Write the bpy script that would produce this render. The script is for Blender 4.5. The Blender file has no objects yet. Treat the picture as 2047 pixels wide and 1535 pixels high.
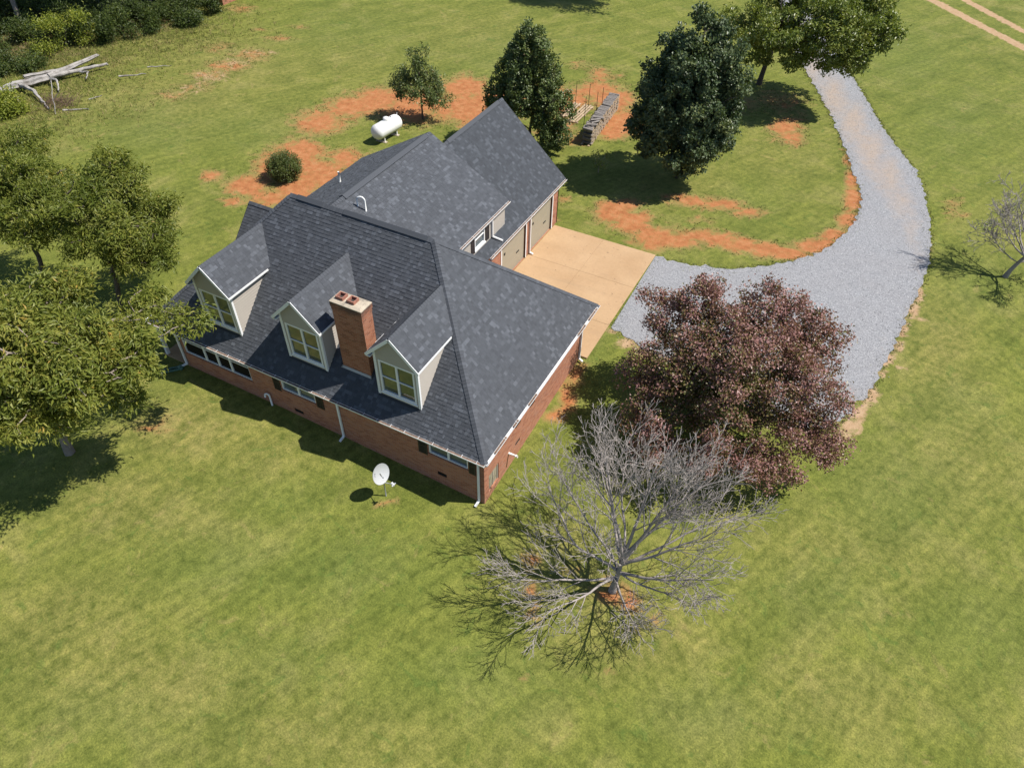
import bpy, bmesh, math, random
import numpy as np
from mathutils import Matrix, Vector
from mathutils.geometry import delaunay_2d_cdt

random.seed(7)
RNG = np.random.default_rng(11)
scene = bpy.context.scene
COL = scene.collection

# ------------------------------------------------------------------ camera
cam_data = bpy.data.cameras.new('camera')
cam = bpy.data.objects.new('camera', cam_data)
COL.objects.link(cam)
CAM = Vector((8.480, -14.586, 22.928))
cam.matrix_world = Matrix(((0.885078, -0.337458, 0.320561, CAM.x),
                           (0.465203, 0.619223, -0.632574, CAM.y),
                           (0.014968, 0.709003, 0.705046, CAM.z),
                           (0, 0, 0, 1)))
cam_data.sensor_fit = 'HORIZONTAL'
cam_data.sensor_width = 36.0
cam_data.lens = 36.0 * 1448.94 / 2047.0
cam_data.clip_start = 0.1
cam_data.clip_end = 3000.0
scene.camera = cam

# ------------------------------------------------------------------ sky, sun, exposure
SUN_AZ, SUN_EL = math.radians(25.0), math.radians(56.0)     # azimuth from +X towards +Y
world = bpy.data.worlds.new('World')
scene.world = world
world.use_nodes = True
wn = world.node_tree.nodes
wl = world.node_tree.links
wn.clear()
sky = wn.new('ShaderNodeTexSky')
sky.sky_type = 'NISHITA'
sky.sun_disc = False
sky.sun_elevation = SUN_EL
sky.sun_rotation = math.pi / 2 - SUN_AZ
sky.altitude = 200
sky.air_density = 1.0
sky.dust_density = 0.4
sky.ozone_density = 3.0
bg = wn.new('ShaderNodeBackground')
bg.inputs['Strength'].default_value = 0.085
wo = wn.new('ShaderNodeOutputWorld')
wl.new(sky.outputs[0], bg.inputs[0])
wl.new(bg.outputs[0], wo.inputs[0])

sun_data = bpy.data.lights.new('sun', 'SUN')
sun_data.energy = 5.0
sun_data.angle = math.radians(0.5)
sun_data.color = (1.0, 0.955, 0.88)
sun = bpy.data.objects.new('sun', sun_data)
COL.objects.link(sun)
sdir = Vector((math.cos(SUN_EL) * math.cos(SUN_AZ), math.cos(SUN_EL) * math.sin(SUN_AZ), math.sin(SUN_EL)))
sun.rotation_euler = sdir.to_track_quat('Z', 'Y').to_euler()
sun.location = (30, 10, 60)

scene.view_settings.view_transform = 'Standard'
scene.view_settings.look = 'None'
scene.view_settings.gamma = 1.0
scene.view_settings.exposure = 0.56
scene.view_settings.use_curve_mapping = False
scene.render.engine = 'CYCLES'
scene.cycles.max_bounces = 8
scene.cycles.transparent_max_bounces = 16

# ------------------------------------------------------------------ surveyed patches: x, y, half axes, strength
CLAY = [[-24.01,13.51,1.19,0.67,0.9,-1.0,1.0],[-23.94,16.18,1.37,0.77,1.49,-1.74,1.0],[-23.9,18.1,1.27,0.71,1.53,-1.86,1.0],[-21.14,16.66,1.5,0.84,1.18,-1.49,1.0],[-20.96,18.99,1.12,0.63,1.01,-1.34,0.8],[-25.74,22.47,1.51,0.85,1.22,-1.54,0.9],[-25.38,25.45,1.71,0.98,1.1,-1.47,0.9],[-24.24,27.56,1.59,0.91,1.25,-1.76,1.0],[-21.78,27.49,1.88,1.07,1.39,-2.09,1.0],[-20.82,29.01,1.27,0.72,1.0,-1.59,0.8],[-19.94,32.57,1.49,0.85,1.02,-1.74,1.0],[-17.54,29.91,2.21,1.26,1.45,-2.54,1.0],[-18.69,28.31,1.25,0.71,0.84,-1.39,0.8],[-21.31,14.48,1.31,0.73,0.96,-1.15,1.0],[-21.85,12.85,1.55,0.86,0.84,-0.96,0.7],[-23.58,11.75,0.78,0.43,0.48,-0.51,0.6],[-26.73,13.39,0.81,0.45,0.54,-0.56,0.7],[-19.61,13.78,1.03,0.58,0.72,-0.89,1.0],[-16.57,31.93,1.93,1.1,1.03,-1.91,0.9],[-15.23,34.22,1.97,1.12,0.81,-1.6,0.8],[-12.37,34.32,1.62,0.93,0.92,-1.98,0.9],[-11.13,37.08,2.0,1.14,0.57,-1.35,0.8],[-9.29,36.08,1.46,0.83,0.82,-2.03,1.0],[-7.26,32.95,1.4,0.79,0.73,-1.85,1.0],[-7.38,31.37,1.22,0.69,0.46,-1.14,1.0],[-11.9,39.9,0.86,0.49,0.61,-1.46,0.7],[-11.1,29.89,1.21,0.69,0.66,-1.39,0.9],[-9.11,28.86,0.89,0.5,0.42,-0.93,0.7],[-14.09,40.96,1.05,0.61,0.5,-1.14,0.5],[-3.39,21.54,0.99,0.55,0.45,-1.12,1.0],[-1.96,21.1,1.02,0.57,0.42,-1.1,1.0],[-0.28,20.26,1.12,0.62,0.41,-1.16,1.0],[1.04,20.71,0.99,0.55,0.32,-0.97,0.9],[1.88,21.76,0.75,0.41,0.22,-0.69,0.9],[3.03,21.82,0.87,0.49,0.22,-0.74,1.0],[4.16,21.87,0.99,0.55,0.18,-0.69,1.0],[5.52,22.07,0.98,0.54,0.19,-0.78,1.0],[6.84,22.36,0.97,0.54,0.15,-0.68,1.0],[7.9,23.84,0.94,0.53,0.14,-0.71,1.0],[8.71,25.43,0.76,0.42,0.13,-0.74,1.0],[9.05,27.54,0.58,0.32,0.17,-1.02,1.0],[9.01,30.08,0.48,0.28,0.24,-1.52,1.0],[8.52,32.57,0.45,0.25,0.28,-1.71,0.9],[7.78,35.15,0.35,0.2,0.3,-1.85,0.6],[7.05,37.57,0.3,0.17,0.33,-1.91,0.45],[0.37,25.12,1.33,0.74,0.21,-0.67,0.75],[1.97,25.49,1.19,0.66,0.19,-0.67,0.85],[3.65,25.47,0.91,0.51,0.15,-0.55,0.8],[-3.05,22.69,0.79,0.44,0.29,-0.75,0.9],[-0.7,24.99,1.07,0.6,0.19,-0.56,0.6],[1.41,23.28,0.77,0.43,0.16,-0.53,0.5],[3.06,37.9,1.09,0.61,0.45,-1.98,0.8],[3.86,36.62,0.85,0.49,0.27,-1.22,0.8],[3.49,39.97,0.64,0.36,0.25,-1.16,0.5],[-0.23,40.25,0.98,0.55,0.45,-1.71,0.5],[1.79,41.9,1.97,1.12,0.51,-2.21,0.55],[2.64,-1.18,0.27,0.14,0.19,-0.36,0.75],[3.27,-2.3,0.26,0.14,0.26,-0.52,0.8],[3.75,-3.14,0.19,0.1,0.17,-0.33,0.65],[5.89,-1.08,0.42,0.23,0.14,-0.32,0.8],[6.4,-1.13,0.41,0.22,0.13,-0.32,0.8],[5.46,-0.77,0.49,0.27,0.11,-0.25,0.5],[8.55,-1.36,0.18,0.1,0.06,-0.15,0.7],[6.99,-3.61,0.18,0.1,0.06,-0.15,0.75],[4.42,-5.06,0.15,0.08,0.07,-0.13,0.75],[7.33,-1.56,0.62,0.34,0.13,-0.34,0.4],[3.97,-1.03,0.49,0.27,0.12,-0.25,0.4],[9.05,-4.06,0.15,0.08,0.03,-0.08,0.6],[0.65,-6.01,0.09,0.05,0.04,-0.06,0.2],[0.46,6.5,0.38,0.21,0.37,-0.8,0.9],[0.52,5.33,0.45,0.25,0.17,-0.35,0.9],[0.29,7.96,0.4,0.22,0.29,-0.63,0.7],[0.29,8.51,0.32,0.18,0.13,-0.3,0.6],[4.43,6.04,0.38,0.21,0.14,-0.34,0.6],[-3.61,-2.02,0.24,0.13,0.13,-0.19,0.65],[-3.15,-1.55,0.2,0.11,0.12,-0.17,0.6],[-2.31,-0.69,0.34,0.19,0.1,-0.16,0.3],[-2.27,-1.84,0.2,0.11,0.07,-0.11,0.5],[-38.18,29.22,1.57,0.91,1.16,-1.28,0.55],[-38.29,26.78,1.52,0.87,0.99,-1.05,0.6],[-38.2,24.8,1.49,0.85,0.83,-0.85,0.55],[-37.53,22.81,1.45,0.83,0.93,-0.93,0.45],[-37.94,20.73,1.26,0.72,0.91,-0.89,0.45],[-41.55,29.39,1.41,0.82,0.78,-0.82,0.5],[-46.66,37.31,1.17,0.69,0.75,-0.82,0.6],[-38.57,33.33,1.09,0.63,0.46,-0.53,0.6],[-38.88,36.33,1.12,0.65,0.48,-0.58,0.4],[-41.46,34.12,1.11,0.65,0.41,-0.46,0.4],[-46.33,28.56,1.07,0.62,0.43,-0.41,0.35],[-14.0,-3.64,0.54,0.3,0.33,-0.31,0.6],[-14.05,-3.04,0.44,0.25,0.3,-0.29,0.5],[14.43,32.12,0.59,0.33,0.12,-1.62,0.5],[14.9,31.42,0.53,0.29,0.03,-0.49,0.5],[-10.8,40.31,0.86,0.49,0.44,-1.1,0.5],[-3.57,6.92,0.21,0.11,0.13,-0.23,0.3],[-6.28,19.01,0.51,0.28,0.27,-0.58,0.5],[-6.57,21.38,0.53,0.3,0.34,-0.73,0.45],[-1.14,-1.83,0.14,0.07,0.06,-0.09,0.4],[7.89,4.18,0.17,0.1,0.05,-0.14,0.3],[-2.72,25.22,0.38,0.21,0.17,-0.46,0.3],[-8.4,24.18,0.55,0.31,0.27,-0.58,0.4]]
SAND = [[13.59,21.95,0.28,0.16,0.1,-0.88,1.0],[13.44,20.51,0.32,0.18,0.1,-0.82,1.0],[13.17,18.87,0.35,0.2,0.08,-0.61,1.0],[13.03,17.39,0.35,0.2,0.11,-0.71,1.0],[12.8,16.12,0.38,0.22,0.07,-0.48,1.0],[12.7,14.97,0.33,0.19,0.07,-0.46,0.8],[12.5,13.46,0.45,0.25,0.09,-0.55,1.0],[12.19,12.12,0.51,0.28,0.08,-0.48,1.0],[12.03,11.23,0.51,0.29,0.09,-0.46,1.0],[11.95,10.5,0.42,0.24,0.06,-0.28,1.0],[11.04,9.74,0.95,0.54,0.09,-0.44,0.7],[13.46,15.95,0.46,0.27,0.03,-0.21,0.8],[14.1,20.02,0.45,0.25,0.03,-0.23,0.6],[13.67,26.59,0.25,0.14,0.15,-1.58,0.6],[13.23,29.86,0.21,0.11,0.22,-2.35,0.4],[0.63,11.64,0.42,0.24,0.14,-0.34,0.8],[1.6,11.15,0.63,0.35,0.16,-0.39,0.9],[2.79,11.03,0.83,0.46,0.16,-0.45,0.8],[-13.05,-2.33,0.92,0.51,0.61,-0.62,0.35],[-11.81,-3.04,0.9,0.5,0.56,-0.59,0.35],[-37.94,20.73,1.42,0.81,0.91,-0.89,0.5],[-38.28,27.61,2.05,1.18,1.28,-1.38,0.55],[-37.86,24.44,1.98,1.13,1.22,-1.26,0.6],[-37.99,30.2,1.57,0.91,0.88,-0.98,0.55],[-37.46,22.23,1.44,0.82,0.78,-0.79,0.5],[-40.81,29.18,1.75,1.01,0.61,-0.65,0.4],[-38.05,18.71,1.23,0.7,0.64,-0.6,0.35],[6.49,56.57,0.53,0.3,0.68,-4.82,0.3],[3.6,47.68,0.42,0.24,0.77,-4.02,0.4],[5.8,40.82,0.31,0.18,0.46,-2.52,0.4],[9.2,73.53,0.35,0.2,0.05,-0.53,1.5],[11.18,76.47,0.31,0.19,0.03,-0.49,1.3],[9.43,73.26,0.35,0.21,0.05,-0.53,1.5],[11.36,76.24,0.31,0.18,0.04,-0.48,1.3],[9.65,73.0,0.35,0.21,0.05,-0.52,1.5],[11.54,76.0,0.31,0.19,0.04,-0.48,1.3],[9.88,72.73,0.34,0.21,0.04,-0.53,1.5],[11.72,75.77,0.31,0.18,0.04,-0.48,1.3],[10.11,72.47,0.35,0.21,0.05,-0.51,1.5],[11.9,75.54,0.31,0.18,0.04,-0.48,1.3],[10.33,72.21,0.34,0.21,0.04,-0.51,1.5],[12.08,75.31,0.31,0.18,0.03,-0.47,1.3],[10.55,71.96,0.34,0.2,0.04,-0.51,1.5],[12.26,75.08,0.31,0.18,0.03,-0.47,1.3],[10.77,71.7,0.34,0.2,0.04,-0.51,1.5],[12.43,74.85,0.3,0.18,0.03,-0.46,1.3],[10.99,71.45,0.34,0.2,0.04,-0.51,1.5],[12.61,74.62,0.31,0.18,0.03,-0.47,1.3],[11.21,71.19,0.34,0.2,0.04,-0.51,1.5],[12.78,74.4,0.3,0.18,0.03,-0.46,1.3],[11.43,70.94,0.34,0.2,0.04,-0.5,1.5],[12.96,74.17,0.31,0.17,0.03,-0.47,1.3],[11.64,70.69,0.34,0.2,0.04,-0.49,1.5],[13.13,73.95,0.3,0.18,0.03,-0.46,1.3],[11.86,70.45,0.33,0.19,0.03,-0.49,1.5],[13.3,73.73,0.3,0.18,0.02,-0.46,1.3],[12.07,70.2,0.34,0.2,0.04,-0.5,1.5],[13.47,73.51,0.3,0.18,0.02,-0.46,1.3],[12.28,69.95,0.34,0.19,0.04,-0.49,1.5],[13.64,73.29,0.3,0.18,0.02,-0.46,1.3],[12.49,69.71,0.34,0.2,0.03,-0.49,1.5],[13.81,73.07,0.3,0.18,0.02,-0.45,1.3],[12.7,69.47,0.33,0.2,0.03,-0.48,1.5],[13.98,72.86,0.3,0.17,0.02,-0.45,1.3],[12.9,69.23,0.33,0.2,0.03,-0.48,1.5],[14.14,72.64,0.3,0.18,0.02,-0.44,1.3],[13.11,68.99,0.34,0.19,0.02,-0.48,1.5],[14.31,72.43,0.3,0.17,0.02,-0.45,1.3],[13.31,68.76,0.33,0.19,0.03,-0.47,1.5],[14.47,72.21,0.29,0.17,0.02,-0.44,1.3],[13.52,68.52,0.33,0.2,0.03,-0.48,1.5],[14.64,72.0,0.3,0.18,0.02,-0.44,1.3],[13.72,68.29,0.33,0.19,0.02,-0.47,1.5],[14.8,71.79,0.3,0.18,0.02,-0.44,1.3],[13.92,68.05,0.32,0.19,0.02,-0.47,1.5],[14.96,71.58,0.29,0.18,0.01,-0.44,1.3],[14.12,67.82,0.32,0.19,0.02,-0.47,1.5],[15.13,71.37,0.29,0.18,0.02,-0.44,1.3],[14.32,67.59,0.33,0.19,0.03,-0.47,1.5],[15.29,71.16,0.29,0.17,0.02,-0.43,1.3],[14.51,67.37,0.32,0.19,0.02,-0.46,1.5],[15.45,70.96,0.29,0.17,0.02,-0.43,1.3],[14.71,67.14,0.32,0.18,0.02,-0.46,1.5],[15.61,70.75,0.29,0.17,0.01,-0.42,1.3],[14.9,66.91,0.32,0.19,0.02,-0.45,1.5],[15.76,70.55,0.29,0.17,0.01,-0.43,1.3],[15.1,66.69,0.33,0.18,0.02,-0.45,1.5],[15.92,70.34,0.29,0.17,0.02,-0.43,1.3],[15.29,66.47,0.32,0.18,0.02,-0.45,1.5],[16.08,70.14,0.29,0.17,0.02,-0.42,1.3],[15.48,66.25,0.32,0.19,0.02,-0.45,1.5],[16.23,69.94,0.29,0.16,0.01,-0.42,1.3],[15.67,66.03,0.32,0.18,0.02,-0.44,1.5],[16.39,69.74,0.28,0.16,0.02,-0.42,1.3],[15.86,65.81,0.31,0.18,0.01,-0.44,1.5],[16.54,69.54,0.29,0.16,0.01,-0.42,1.3],[16.04,65.59,0.32,0.19,0.01,-0.44,1.5],[16.7,69.34,0.29,0.17,0.01,-0.41,1.3],[16.23,65.38,0.32,0.18,0.02,-0.44,1.5],[16.85,69.15,0.28,0.17,0.01,-0.41,1.3],[16.41,65.16,0.31,0.18,0.01,-0.43,1.5],[17.0,68.95,0.28,0.16,0.01,-0.41,1.3],[16.6,64.95,0.32,0.18,0.01,-0.44,1.5],[17.15,68.76,0.28,0.17,0.01,-0.41,1.3],[16.78,64.74,0.32,0.18,0.01,-0.44,1.5],[17.3,68.56,0.28,0.16,0.01,-0.4,1.3],[16.96,64.53,0.31,0.18,0.01,-0.43,1.5],[17.45,68.37,0.28,0.16,0.01,-0.4,1.3],[17.14,64.32,0.31,0.18,0.01,-0.42,1.5],[17.6,68.18,0.28,0.17,0.0,-0.4,1.3],[17.32,64.11,0.31,0.18,0.01,-0.42,1.5],[17.75,67.99,0.28,0.17,0.01,-0.4,1.3],[17.5,63.9,0.31,0.18,0.0,-0.43,1.5],[17.89,67.8,0.29,0.17,0.01,-0.4,1.3],[17.68,63.7,0.31,0.18,0.01,-0.42,1.5],[18.04,67.61,0.28,0.17,0.0,-0.4,1.3],[17.85,63.49,0.31,0.17,0.01,-0.41,1.5],[18.19,67.42,0.28,0.16,0.01,-0.4,1.3],[18.03,63.29,0.3,0.18,0.0,-0.42,1.5],[18.33,67.23,0.28,0.16,0.0,-0.4,1.3],[18.2,63.09,0.31,0.18,0.01,-0.42,1.5],[18.48,67.05,0.27,0.17,0.01,-0.39,1.3]]
DRY = [[-12.75,-2.64,2.19,1.21,1.19,-1.22,1.0],[-12.24,-6.6,2.49,1.38,1.22,-1.13,0.6],[-9.89,-10.97,2.35,1.28,1.27,-1.1,0.7],[-9.32,-2.24,2.13,1.18,0.85,-0.98,0.6],[-6.42,-10.99,2.83,1.54,0.97,-0.94,0.8],[0.49,-9.5,2.73,1.48,0.6,-0.83,0.6],[-38.41,20.46,4.72,2.69,3.96,-3.77,0.7],[-39.32,27.6,5.49,3.17,4.38,-4.64,0.7],[-51.39,28.33,5.48,3.2,3.78,-3.36,0.6],[-26.69,21.49,2.4,1.36,1.98,-2.41,0.6],[15.01,18.14,1.51,0.86,0.47,-4.36,0.8],[16.66,12.29,1.73,0.97,0.3,-3.43,0.7],[14.37,9.55,1.85,1.03,0.22,-1.57,0.5],[17.06,31.38,1.83,1.02,0.13,-3.59,0.4],[6.91,-2.4,2.29,1.25,0.39,-0.98,0.8],[13.18,4.98,3.4,1.87,0.32,-1.74,0.5],[4.38,-1.03,2.42,1.33,0.82,-1.81,0.8],[-0.98,25.85,3.26,1.82,0.78,-2.32,0.5],[3.53,34.35,2.37,1.33,0.99,-4.3,0.4],[-30.69,32.58,2.78,1.6,2.51,-3.36,0.5],[-24.14,41.45,4.44,2.58,2.88,-5.04,0.4],[13.5,-1.09,2.95,1.6,0.2,-0.98,0.5],[-44.88,15.78,3.7,2.1,2.88,-2.26,0.7],[-51.68,19.3,2.66,1.54,2.59,-1.96,0.7]]
LUSH = [[-3.04,-4.66,2.55,1.41,0.83,-1.13,1.0],[-7.0,-6.84,2.2,1.21,0.82,-0.9,0.8],[-7.05,-3.72,2.02,1.12,0.74,-0.89,0.6],[2.94,-5.9,2.34,1.27,0.65,-1.13,0.8],[14.12,8.58,2.18,1.21,0.35,-2.27,0.9],[17.73,4.12,1.92,1.05,0.13,-1.59,0.8],[-6.86,-12.64,2.05,1.11,0.71,-0.64,0.5],[-3.83,-8.64,1.76,0.96,0.67,-0.79,0.6],[10.22,-3.22,2.02,1.1,0.28,-0.91,0.6],[13.36,44.2,3.17,1.8,0.53,-6.98,0.8],[9.4,55.71,2.95,1.7,0.78,-6.99,0.9],[-34.75,38.02,4.5,2.62,2.93,-3.93,0.6],[-35.02,15.9,2.92,1.66,2.87,-2.67,0.9],[-20.69,39.57,3.57,2.07,2.04,-3.79,0.7],[16.1,24.79,1.43,0.8,0.15,-2.38,0.8],[12.52,2.77,1.95,1.08,0.25,-1.19,0.8],[0.23,9.8,0.62,0.34,0.54,-1.26,0.8],[3.41,26.95,1.61,0.9,0.6,-2.31,0.6],[-29.74,18.89,2.65,1.5,2.09,-2.26,0.7],[15.85,14.35,1.6,0.91,0.19,-1.87,0.6]]
WEAR = [[-0.17,58.18,0.79,0.46,1.08,-5.15,0.6],[2.46,50.49,0.72,0.41,0.86,-4.31,0.8],[5.0,45.26,0.74,0.42,0.68,-3.76,0.9],[7.13,41.12,0.75,0.43,0.54,-3.35,0.95],[8.88,37.37,0.78,0.43,0.44,-3.01,0.9],[10.4,34.35,0.74,0.41,0.35,-2.74,0.85],[11.5,31.47,0.6,0.33,0.3,-2.51,0.7],[12.38,28.78,0.47,0.26,0.29,-2.58,0.6],[13.11,25.72,0.34,0.19,0.25,-2.32,0.5],[13.1,20.32,0.32,0.18,0.16,-1.23,0.4],[12.38,17.03,0.34,0.19,0.17,-1.07,0.35],[11.7,13.01,0.81,0.46,0.17,-0.92,0.4],[9.2,35.18,0.35,0.2,0.31,-2.12,0.8]]
FOREST = [[-61.5,26.75,5.25,3.08,5.04,-3.82,1.0],[-55.94,28.52,5.22,3.05,3.61,-3.02,1.0],[-54.22,32.55,3.46,2.03,2.9,-2.66,1.0],[-58.38,21.56,2.81,1.63,4.02,-2.91,0.8],[-52.3,22.53,3.1,1.79,2.26,-1.8,0.5],[-51.87,36.33,1.98,1.17,1.44,-1.43,0.6],[-45.39,14.53,1.82,1.04,1.43,-1.09,0.25]]
GRAVEL = [[0.35,18.5],[2.02,18.62],[4.07,19.18],[5.91,20.46],[7.44,22.1],[8.66,24.15],[9.34,26.61],[9.45,29.34],[9.24,31.22],[8.36,33.58],[7.51,36.19],[5.97,40.46],[4.31,44.35],[2.31,48.64],[0.6,52.52],[-1.28,57.54],[-2.99,62.65],[-5.12,70.14],[-6.67,75.16],[-4.55,76.42],[-2.79,70.58],[-0.57,64.07],[1.41,59.11],[3.51,54.2],[5.52,49.91],[7.56,45.19],[9.3,41.0],[10.72,38.0],[12.19,35.36],[12.92,32.26],[13.36,29.32],[13.72,26.07],[13.68,23.44],[13.32,20.89],[13.09,18.62],[12.87,16.54],[12.59,14.55],[12.29,13.17],[11.75,11.55],[10.92,10.29],[9.31,9.7],[7.18,10.12],[4.66,10.6],[2.52,11.07],[1.48,11.45],[0.49,11.77]]
# ------------------------------------------------------------------ terrain height
def gz(x, y):
    t = y - 0.9 * x
    return -0.055 * 1.5 * np.logaddexp(0.0, (9.0 - t) / 1.5)

# ------------------------------------------------------------------ object helpers
def tag(o, label=None, cat=None, group=None, kind=None):
    if label: o['label'] = label
    if cat: o['category'] = cat
    if group: o['group'] = group
    if kind: o['kind'] = kind
    return o

def thing(name, loc, label, cat, group=None):
    o = bpy.data.objects.new(name, None)
    o.empty_display_size = 0.3
    o.location = loc
    COL.objects.link(o)
    return tag(o, label, cat, group)

def attach(o, parent):
    """parts carry world coordinates; things are plain translations"""
    if parent is not None:
        o.parent = parent
        if parent.type == 'EMPTY' and parent.parent is None:
            o.matrix_parent_inverse = Matrix.Translation(-Vector(parent.location))
    return o

def mesh_from(name, V, F, mat=None, smooth=False, tint=None, uv=True):
    me = bpy.data.meshes.new(name)
    me.from_pydata([tuple(v) for v in V] if not isinstance(V, np.ndarray) else V.tolist(), [], F if isinstance(F, list) else F.tolist())
    if mat:
        for m in (mat if isinstance(mat, (list, tuple)) else [mat]): me.materials.append(m)
    if smooth:
        me.polygons.foreach_set('use_smooth', [True] * len(me.polygons))
    if tint is not None:
        a = me.attributes.new('tint', 'FLOAT', 'FACE')
        a.data.foreach_set('value', np.asarray(tint, dtype=np.float32))
    if uv:
        n = len(me.polygons)
        nor = np.zeros(n * 3, dtype=np.float32); me.polygons.foreach_get('normal', nor); nor = np.abs(nor.reshape(-1, 3))
        tot = np.zeros(n, dtype=np.int32); me.polygons.foreach_get('loop_total', tot)
        vi = np.zeros(len(me.loops), dtype=np.int32); me.loops.foreach_get('vertex_index', vi)
        co = np.zeros(len(me.vertices) * 3, dtype=np.float32); me.vertices.foreach_get('co', co); co = co.reshape(-1, 3)[vi]
        nl = np.repeat(nor, tot, axis=0)
        ax = nl.argmax(axis=1)
        u = np.where(ax == 0, co[:, 1], co[:, 0]); v = np.where(ax == 2, co[:, 1], co[:, 2])
        lay = me.uv_layers.new(name='UVMap')
        lay.data.foreach_set('uv', np.stack([u, v], 1).astype(np.float32).ravel())
    me.update()
    return me

def add_obj(name, me, parent=None):
    o = bpy.data.objects.new(name, me)
    COL.objects.link(o)
    return attach(o, parent)

class MB:
    def __init__(s): s.V = []; s.F = []; s.T = []
    def poly(s, pts, tint=None):
        b = len(s.V); s.V += [tuple(p) for p in pts]; s.F.append(list(range(b, b + len(pts))))
        if tint is not None: s.T.append(tint)
        return s
    def box(s, x0, x1, y0, y1, z0, z1):
        b = len(s.V)
        s.V += [(x0,y0,z0),(x1,y0,z0),(x1,y1,z0),(x0,y1,z0),(x0,y0,z1),(x1,y0,z1),(x1,y1,z1),(x0,y1,z1)]
        for f in ((0,3,2,1),(4,5,6,7),(0,1,5,4),(1,2,6,5),(2,3,7,6),(3,0,4,7)): s.F.append([b + i for i in f])
        return s
    def fbox(s, fr, u0, u1, z0, z1, n0, n1):
        """box in a wall frame: fr = (origin, u axis, outward normal)"""
        o, u, n = fr; b = len(s.V)
        def p(a, z, d): return (o[0] + u[0]*a + n[0]*d, o[1] + u[1]*a + n[1]*d, o[2] + z)
        s.V += [p(u0,z0,n0),p(u1,z0,n0),p(u1,z0,n1),p(u0,z0,n1),p(u0,z1,n0),p(u1,z1,n0),p(u1,z1,n1),p(u0,z1,n1)]
        flip = (u[0]*n[1] - u[1]*n[0]) < 0
        for f in ((0,3,2,1),(4,5,6,7),(0,1,5,4),(1,2,6,5),(2,3,7,6),(3,0,4,7)):
            f = [b + i for i in f]
            s.F.append(f[::-1] if flip else f)
        return s
    def bar(s, a, b, w, h, up=(0,0,1)):
        """rectangular bar from a to b"""
        a = Vector(a); b = Vector(b); d = (b - a).normalized()
        r = d.cross(Vector(up)); r = r.normalized() if r.length > 1e-5 else Vector((1,0,0))
        q = r.cross(d)
        k = len(s.V)
        for p in (a, b):
            for i, j in ((-1,-1),(1,-1),(1,1),(-1,1)): s.V.append(tuple(p + r*(i*w/2) + q*(j*h/2)))
        for f in ((3,2,1,0),(4,5,6,7),(0,1,5,4),(1,2,6,5),(2,3,7,6),(3,0,4,7)): s.F.append([k + i for i in f])
        return s
    def tube(s, pts, rad, k=8, cap=True):
        pts = [Vector(p) for p in pts]; rad = rad if isinstance(rad, (list, tuple)) else [rad] * len(pts)
        b = len(s.V); ref = Vector((0.31, 0.17, 0.93))
        for i, p in enumerate(pts):
            d = (pts[min(i+1, len(pts)-1)] - pts[max(i-1, 0)]).normalized()
            if abs(d.dot(ref)) > 0.95: ref = Vector((0.9, 0.3, 0.1))
            x = d.cross(ref).normalized(); y = d.cross(x); ref = -y if False else ref
            for j in range(k):
                a = 2*math.pi*j/k
                s.V.append(tuple(p + (x*math.cos(a) + y*math.sin(a)) * rad[i]))
        for i in range(len(pts)-1):
            for j in range(k):
                j2 = (j+1) % k
                s.F.append([b+i*k+j, b+(i+1)*k+j, b+(i+1)*k+j2, b+i*k+j2][::-1])
        if cap:
            s.F.append([b+j for j in range(k)]); s.F.append([b+(len(pts)-1)*k+j for j in range(k)][::-1])
        return s
    def lathe(s, prof, o=(0,0,0), k=24, axis='z'):
        """prof: list of (r, h) along the axis"""
        b = len(s.V)
        for r, h in prof:
            for j in range(k):
                a = 2*math.pi*j/k; c, q = r*math.cos(a), r*math.sin(a)
                if axis == 'z': s.V.append((o[0]+c, o[1]+q, o[2]+h))
                else: s.V.append((o[0]+c, o[1]+h, o[2]+q))
        for i in range(len(prof)-1):
            for j in range(k):
                j2 = (j+1) % k; f = [b+i*k+j, b+i*k+j2, b+(i+1)*k+j2, b+(i+1)*k+j]
                s.F.append(f if axis == 'z' else f[::-1])
        return s
    def build(s, name, mat, parent=None, smooth=False):
        return add_obj(name, mesh_from(name, s.V, s.F, mat, smooth, s.T or None), parent)

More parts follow.
